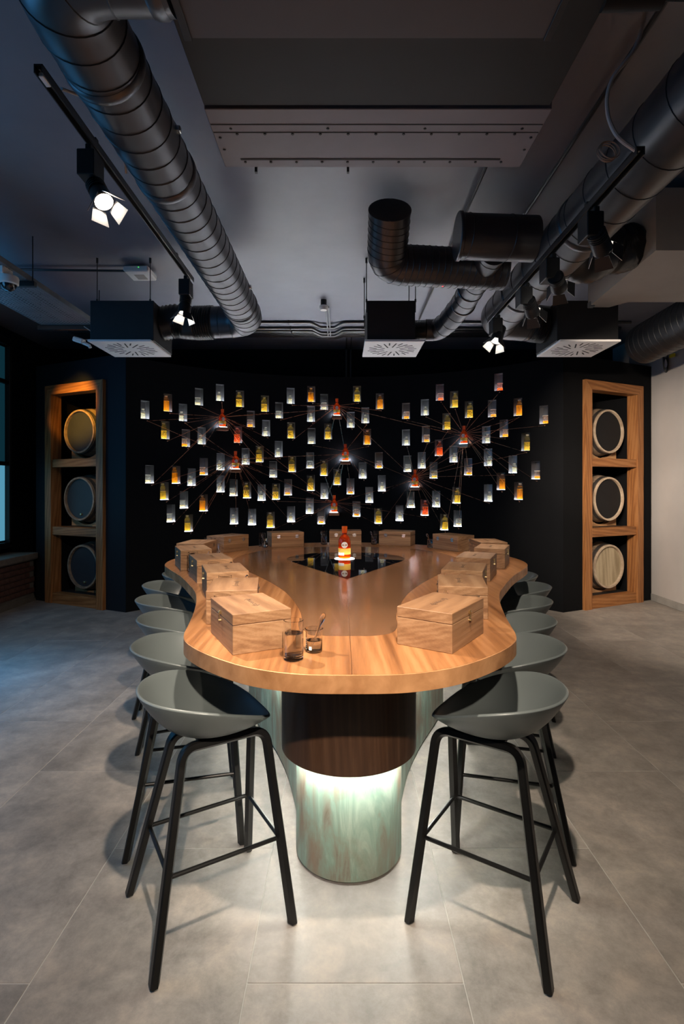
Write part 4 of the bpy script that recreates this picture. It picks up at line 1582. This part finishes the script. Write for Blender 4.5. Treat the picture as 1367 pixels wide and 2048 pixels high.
# ceiling air unit with its panels
ZU = 3.46
t = thing('fan_unit', 'lower black fan box at the very top, fed by the left spiral duct', 'air conditioner')
finish('fan_casing', B(((0.09, 1.60, 3.48), (1.28, 0.50, 0.63), 0.004)), M['unit_near'], t, smooth=False)
for x in (-0.535, 0.715):
    finish('edge_rail', B(((x, 1.60, 3.162), (0.026, 0.50, 0.012), 0.002)), M['duct_dark'], t, smooth=False)
t = thing('air_unit', 'wide dark ceiling air unit with a screwed grey panel above the table', 'air conditioner')
finish('casing', B(((0.17, 2.44, ZU + 0.21), (1.66, 1.14, 0.34), 0.004)), M['unit_dark'], t, smooth=False)
finish('middle_panel', B(((0.17, 2.225, ZU + 0.018), (1.68, 0.70, 0.045), 0.003)), M['unit_dark'], t, smooth=False)
pp = finish('far_panel', B(((0.177, 2.825, ZU + 0.014), (1.70, 0.47, 0.05), 0.003)), M['unit_panel'], t, smooth=False)
zq = ZU - 0.0115
finish('panel_joint', B(((0.177, 2.70, zq), (1.69, 0.006, 0.002))), M['slot'], pp, smooth=False)
finish('panel_joint', B(((0.177, 2.76, zq), (1.69, 0.006, 0.002))), M['slot'], pp, smooth=False)
finish('air_slit', B(((0.16, 2.985, zq), (1.46, 0.014, 0.003))), M['slot'], pp, smooth=False)
bm = bmesh.new()
for y, n, xs in ((2.73, 4, 0.5), (2.772, 11, 0.145), (3.01, 11, 0.145)):
    for k in range(n):
        lathe(bm, [(0, 0), (0.008, 0), (0.006, 0.004), (0, 0.004)], 8, (0.177 + (k - (n - 1) / 2) * xs, y, zq), Matrix.Rotation(pi, 3, 'X'))
for sx in (-0.82, 0.82):
    for y in (2.80, 2.90):
        lathe(bm, [(0, 0), (0.008, 0), (0.006, 0.004), (0, 0.004)], 8, (0.177 + sx, y, zq), Matrix.Rotation(pi, 3, 'X'))
o = finish('screws', bm, M['black_metal'], pp)
o['kind'] = 'stuff'
for x in (-0.50, 0.035):
    finish('hanger_strap', B(((x, 3.09, ZU + 0.02), (0.014, 0.02, 0.09))), M['black_metal'], t, smooth=False)

# ================================================================== TRACKS AND LAMPS
def track(label, x, y0, y1, z):
    t = thing('light_track', label, 'track')
    bm = bmesh.new()
    L_ = y1 - y0
    yc = (y0 + y1) / 2
    for c, s in (((x, yc, z + 0.016), (0.036, L_, 0.006)), ((x - 0.0155, yc, z), (0.005, L_, 0.034)), ((x + 0.0155, yc, z), (0.005, L_, 0.034))):
        box(bm, c, s)
    finish('channel', bm, M['black_metal'], t, smooth=False)
    finish('conductor', B(((x, yc, z + 0.006), (0.006, L_ - 0.02, 0.006))), M['steel'], t, smooth=False)
    for y in (y0 + 0.5, y1 - 0.4):
        finish('hanger_clip', B(((x, y, z + 0.03), (0.02, 0.03, 0.03), 0.003)), M['black_metal'], t, smooth=False)
    return t


tl = track('black lighting track hanging left of the left spiral duct', -1.232, 2.15, 4.35, 3.30)
finish('end_terminal', B(((-1.232, 2.20, 3.292), (0.022, 0.06, 0.02), 0.003)), M['white_plastic'], tl, smooth=False)
finish('supply_cable', T(spline([(-1.215, 2.30, 3.33), (-1.17, 2.42, 3.37), (-1.14, 2.56, 3.34), (-1.16, 2.62, 3.42), (-1.15, 2.75, 3.40), (-1.18, 2.9, 3.32)], 8), 0.007, 8), M['pale_cable'], tl)
track('black lighting track hanging under the right spiral duct', 1.285, 2.28, 4.62, 3.05)

WARM = (1.0, 0.84, 0.68)


def lamp(label, tx, ty, tz, target, power, size, blend=0.5, color=WARM, lens='lens', drop=0.24, sidestep=(0.0, 0.0), cone_only=False):
    """track spotlight: driver box under the track, tilted head with barn doors; its light sits at the lens"""
    t = thing('track_spotlight', label, 'spotlight', (tx, ty, tz), 0, 'track spotlights with barn doors')
    finish('adapter', B(((0, 0, -0.025), (0.028, 0.10, 0.03), 0.003)), M['black_metal'], t, smooth=False)
    finish('driver_box', B(((-0.01, 0, -0.10), (0.085, 0.115, 0.125), 0.004)), M['black_metal'], t, smooth=False)
    hc = Vector((sidestep[0], sidestep[1], -drop))
    d = (Vector(target) - (Vector((tx, ty, tz)) + hc)).normalized()
    R = d.to_track_quat('Z', 'Y').to_matrix()
    finish('yoke', T([(-0.01, 0, -0.15), hc - d * 0.03], 0.011, 8), M['black_metal'], t)
    finish('head', L([(0, -0.095), (0.036, -0.09), (0.040, -0.03), (0.047, -0.02), (0.050, 0.045), (0.044, 0.047), (0.042, 0.02)], 24, hc, R), M['black_metal'], t)
    bm = bmesh.new()
    for k in range(4):
        lathe(bm, [(0.041, -0.085 + k * 0.013), (0.047, -0.084 + k * 0.013), (0.047, -0.079 + k * 0.013), (0.041, -0.078 + k * 0.013)], 24, hc, R)
    finish('cooling_fins', bm, M['black_metal'], t)
    finish('lens', L([(0, 0.024), (0.041, 0.024)], 24, hc, R), M[lens], t)
    for k in range(4):
        a = k * pi / 2
        Rk = R @ Matrix.Rotation(a, 3, 'Z') @ Matrix.Rotation(radians(28), 3, 'Y')
        bm = bmesh.new()
        wv = [(-0.034, 0.0), (0.034, 0.0), (0.046, 0.072), (-0.046, 0.072)]
        base_ = hc + R @ (Matrix.Rotation(a, 3, 'Z') @ Vector((0.047, 0, 0.046)))
        f = [bm.verts.new(base_ + Rk @ Vector((0.0, y, z))) for y, z in wv]
        g = [bm.verts.new(base_ + Rk @ Vector((0.002, y, z))) for y, z in wv]
        bm.faces.new(f)
        bm.faces.new(g[::-1])
        for i in range(4):
            bm.faces.new((f[i], f[(i + 1) % 4], g[(i + 1) % 4], g[i]))
        bmesh.ops.recalc_face_normals(bm, faces=bm.faces)
        finish('barn_door', bm, M['door_white'], t, smooth=False)
        bm = bmesh.new()
        f = [bm.verts.new(base_ + Rk @ Vector((0.0022, y, z))) for y, z in wv]
        g = [bm.verts.new(base_ + Rk @ Vector((0.0036, y, z))) for y, z in wv]
        bm.faces.new(f)
        bm.faces.new(g[::-1])
        for i in range(4):
            bm.faces.new((f[i], f[(i + 1) % 4], g[(i + 1) % 4], g[i]))
        bmesh.ops.recalc_face_normals(bm, faces=bm.faces)
        finish('door_back', bm, M['black_metal'], t, smooth=False)
    ld = bpy.data.lights.new('spot', 'SPOT')
    ld.energy, ld.color = power, color
    ld.spot_size = radians(size)
    ld.spot_blend = blend
    ld.shadow_soft_size = 0.035
    lo = bpy.data.objects.new('spot', ld)
    lo.location = hc + d * 0.055
    lo.rotation_euler = d.to_track_quat('-Z', 'Y').to_euler()
    lo.parent = t
    COL.objects.link(lo)
    return t


lamp('near left spotlight glaring towards the front of the table', -1.232, 2.62, 3.28, (0.00, 1.80, 1.0), 380, 40, 0.9, drop=0.25, sidestep=(0.05, -0.02))
lamp('far left spotlight at the end of the left track', -1.232, 4.22, 3.28, (-1.45, 4.02, 1.0), 110, 60, 0.9, sidestep=(-0.02, 0.0), drop=0.25)
lamp('first spotlight on the right track, nearest the front', 1.285, 2.72, 3.03, (4.38, 6.3, 1.1), 760, 64, 0.8, drop=0.17, sidestep=(0.05, 0.02))
lamp('second spotlight on the right track', 1.285, 3.26, 3.03, (3.60, 7.1, 2.1), 520, 34, 0.9, drop=0.17, sidestep=(0.05, 0.02))
lamp('third spotlight on the right track', 1.285, 3.72, 3.03, (3.62, 7.1, 0.9), 360, 40, 0.9, drop=0.17, sidestep=(0.05, 0.02))
lamp('far right spotlight glaring from the end of the right track', 1.285, 4.40, 3.03, (0.55, 3.9, 1.0), 150, 56, 0.8, drop=0.18, sidestep=(0.0, -0.02))
lamp('wide spotlight above the viewer', 0.16, 0.62, 3.60, (0.0, 2.7, 1.0), 540, 96, 1.0, drop=0.20)
lamp('added narrow spotlight, unseen above the viewer', -0.20, 0.62, 3.60, (-0.25, 3.0, 1.0), 320, 28, 0.9, drop=0.20)  # added lamp, bounces light off the copper top onto the ceiling
lamp('spotlight on the ceiling well behind the viewer', 0.30, -1.5, 3.45, (-0.12, 1.95, 1.0), 1050, 26, 0.9, drop=0.20)
lamp('added warm spotlight, out of view behind the left cable tray', -3.85, 4.9, 3.62, (-3.60, 7.15, 1.6), 70, 24, 0.9, drop=0.22)  # added lamp out of view, brightens the left barrel rack
lamp('amber spotlight by the left cable tray', -3.80, 4.5, 3.62, (-3.60, 7.25, 2.68), 1300, 21, 0.9, (1.0, 0.50, 0.06), 'lens_orange', drop=0.22)

# ================================================================== SMALL CEILING THINGS
def conduit(label, y, r, jog):
    t = thing('conduit', label, 'conduit', group='black conduits along the far ceiling')
    z = CEIL - r
    pts = [(-3.9, y, z), (-0.42, y, z), (-0.30, y + jog, z - 0.03), (-0.10, y + jog, z - 0.03), (0.02, y, z), (3.9, y, z)]
    finish('pipe', T(fillet(pts, 0.06, 5), r, 8), M['conduit'], t)
    for x in (-3.2, -2.2, -0.72, 1.3, 2.6):
        finish('clip', B(((x, y, z), (0.02, 2.4 * r + 0.006, 2 * r + 0.004))), M['black_metal'], t, smooth=False)


for k, (y, r, j) in enumerate(((7.16, 0.020, 0.12), (7.42, 0.020, 0.12), (7.56, 0.018, 0.12), (7.65, 0.013, 0.09), (7.74, 0.011, 0.0), (7.81, 0.010, 0.0), (7.88, 0.010, 0.0))):
    conduit('black conduit along the far ceiling, %s counting from the room side' % ORD[k], y, r, j)

t = tag(bpy.data.objects.new('smoke_detector', None), 'round white smoke detector on a black base under the ceiling', 'detector')
COL.objects.link(t)
t.location = (-0.22, 6.36, CEIL)
finish('base_plate', L([(0, -0.07), (0.036, -0.07), (0.036, 0.0), (0, 0)], 20), M['black_metal'], t)
finish('sensor_head', L([(0, -0.125), (0.040, -0.123), (0.046, -0.112), (0.054, -0.100), (0.056, -0.085), (0.048, -0.070), (0, -0.069)], 24), M['white_plastic'], t)
t = thing('ceiling_strut', 'two pale steel struts across the far conduits', 'strut')
finish('strut_bar', B(((-0.20, 7.05, CEIL - 0.055), (0.016, 1.2, 0.016))), M['galv'], t, smooth=False)
finish('strut_bar', B(((-0.165, 7.05, CEIL - 0.055), (0.016, 1.2, 0.016))), M['galv'], t, smooth=False)
for x in (0.07, 0.14):
    o = tag(finish('drop_conduit', T(fillet([(x, 7.90, CEIL - 0.012), (x, 8.55, CEIL - 0.012), (x, 8.55, 3.0)], 0.05, 5), 0.011, 8), M['conduit']),
            'thin conduit bending down the far wall, %s of the pair' % ('left' if x < 0.1 else 'right'), 'conduit')

t = thing('emergency_light', 'white rectangular emergency light box with a green lamp on the left ceiling', 'light box', (-2.06, 5.42, CEIL - 0.03))
finish('housing', B(((0, 0, -0.03), (0.25, 0.26, 0.06), 0.012)), M['white_plastic'], t, smooth=False)
finish('grille', B(((0.0, 0.02, -0.061), (0.10, 0.12, 0.003))), M['beige_duct'], t, smooth=False)
finish('indicator', L([(0, 0), (0.006, 0), (0, -0.004)], 8, (0.03, -0.131, -0.02)), M['green_led'], t)
tag(finish('surface_conduit', T([(-4.2, 5.40, CEIL - 0.02), (-2.19, 5.42, CEIL - 0.035)], 0.012, 8), M['conduit']), 'black conduit running left from the emergency light box', 'conduit')
tag(finish('surface_conduit', T([(1.47, 1.2, CEIL - 0.03), (1.50, 7.0, CEIL - 0.03)], 0.014, 8), M['conduit']), 'long thin conduit on the ceiling left of the right spiral duct', 'conduit')
tag(finish('surface_conduit', T([(0.99, 2.9, CEIL - 0.03), (1.02, 7.0, CEIL - 0.03)], 0.012, 8), M['conduit']), 'short thin conduit on the ceiling above the cross ducts', 'conduit')

# perforated cable tray
t = thing('cable_tray', 'perforated cable tray hanging under the left side of the ceiling', 'cable tray')
zt_ = 3.45
x0, x1 = -3.41, -2.80
ys0, ys1 = 2.0, 6.08
bm = bmesh.new()
nxh, nyh = 16, 100
for i in range(nxh + 1):
    xa = x0 + (x1 - x0) * i / nxh
    box(bm, (xa, (ys0 + ys1) / 2, zt_), (0.019, ys1 - ys0, 0.003))
for j in range(nyh + 1):
    ya = ys0 + (ys1 - ys0) * j / nyh
    box(bm, ((x0 + x1) / 2, ya, zt_), (x1 - x0, 0.024, 0.0025))
finish('perforated_sheet', bm, M['galv'], t, smooth=False)
for x in (x0, x1):
    finish('side_lip', B(((x, (ys0 + ys1) / 2, zt_ + 0.025), (0.004, ys1 - ys0, 0.055))), M['galv'], t, smooth=False)
for x in (-3.22, -3.02):
    finish('cable', T([(x, ys0, zt_ + 0.03), (x + 0.02, ys1, zt_ + 0.03)], 0.022, 8), M['conduit'], t)
for y in (4.75, 6.05):
    finish('support_strut', B((((x0 + x1) / 2, y, zt_ - 0.028), (0.72, 0.045, 0.045), 0.003)), M['black_metal'], t, smooth=False)
    for x in (x0 - 0.03, x1 + 0.03):
        finish('hanger_rod', T([(x, y, zt_ - 0.05), (x, y, CEIL)], 0.006, 6), M['conduit'], t)

t = thing('dome_camera', 'white dome security camera on a bracket at the far left', 'camera', (-2.83, 4.50, 3.33))
finish('bracket', B(((-0.12, -0.02, 0.105), (0.26, 0.14, 0.09), 0.006)), M['white_plastic'], t, smooth=False)
finish('housing', L([(0.066, -0.01), (0.078, 0.0), (0.080, 0.045), (0.074, 0.060), (0, 0.062)], 28), M['white_plastic'], t)
finish('dome', L([(0, -0.062), (0.025, -0.058), (0.045, -0.045), (0.058, -0.024), (0.062, 0.0)], 24), plain('dark_dome', (0.02, 0.02, 0.022), 0.08, spec=0.8), t)

t = thing('bullet_camera', 'small pale camera on a joint under the left cable tray', 'camera', (-2.90, 5.90, 3.23))
finish('camera_body', B(((-0.03, 0, 0), (0.13, 0.07, 0.055), 0.012)), M['white_plastic'], t, (0, 0, 0), (0, radians(18), radians(-10)))
finish('joint', T([(0.02, 0, -0.02), (0.09, 0.0, -0.05), (0.10, 0, -0.075)], 0.018, 10), M['white_plastic'], t)
finish('lead', T(spline([(0.03, 0.02, 0.02), (0.10, 0.02, 0.03), (0.11, 0.02, 0.10), (0.02, 0.02, 0.17)], 6), 0.005, 6), M['pale_cable'], t)

# right top corner things
t = thing('lagged_pipe', 'black lagged pipe with an elbow high on the right', 'pipe')
finish('pipe', T(fillet([(0.98, 2.02, 3.50), (1.47, 2.02, 3.49), (1.49, 2.02, 3.66), (1.49, 2.02, CEIL)], 0.05, 6), 0.032, 14), M['black_metal'], t)
finish('sleeve', T([(1.00, 2.03, 3.475), (1.22, 2.02, 3.475)], 0.045, 14), M['unit_dark'], t)
t = thing('sensor_module', 'tiny pale sensor with a red lamp high on the right', 'sensor', (1.03, 1.98, 3.56))
finish('module_body', B(((0, 0, 0), (0.04, 0.03, 0.022), 0.003)), M['white_plastic'], t, smooth=False)
finish('indicator', B(((0.026, -0.004, 0.0), (0.012, 0.02, 0.014))), M['red_led'], t, smooth=False)
t = thing('hanging_cable', 'pale cable drooping down to the right lighting track', 'cable')
finish('cable', T(spline([(1.32, 2.25, CEIL - 0.02), (1.27, 2.27, 3.52), (1.165, 2.29, 3.36), (1.15, 2.30, 3.24), (1.19, 2.30, 3.13), (1.275, 2.30, 3.06)], 10), 0.0085, 8), M['pale_cable'], t)
t = thing('cable_coil', 'coil of thin tan cable beside the right lighting track', 'cable')
bm = bmesh.new()
for k in range(5):
    n = 28
    c = Vector((1.165 + random.uniform(-.006, .006), 2.31 + 0.006 * k, 3.072 + random.uniform(-.006, .006)))
    r = 0.042 + random.uniform(-.004, .004)
    tube(bm, [c + Vector((r * cos(2 * pi * i / n), 0.3 * r * sin(2 * pi * i / n), r * 1.1 * sin(2 * pi * i / n))) for i in range(n)], 0.0022, 5, closed=True)
finish('cable_loops', bm, M['tan_cable'], t)
t = thing('cable_bundle', 'loops of black cable hanging by the top of the right wall', 'cables')
for k in range(5):
    n = 30
    c = Vector((4.30 + 0.02 * k, 7.05 + 0.03 * k, 3.27 + random.uniform(-.05, .05)))
    r = random.uniform(0.09, 0.17)
    finish('loop', T([c + Vector((r * 1.1 * cos(2 * pi * i / n) * 0.6, r * cos(2 * pi * i / n) * 0.6, r * sin(2 * pi * i / n))) for i in range(n)], 0.006, 6, closed=True), M['conduit'], t)
t = thing('control_box', 'small box with a red lamp high on the right wall', 'control box', (4.36, 6.95, 3.47))
finish('case', B(((0, 0, 0), (0.06, 0.12, 0.16), 0.006)), M['white_plastic'], t, smooth=False)
finish('indicator', B(((-0.032, 0.02, 0.01), (0.006, 0.016, 0.016))), M['red_led'], t, smooth=False)
finish('yellow_tag', B(((-0.032, 0.0, -0.14), (0.02, 0.10, 0.04))), M['yellow_tag'], t, smooth=False)
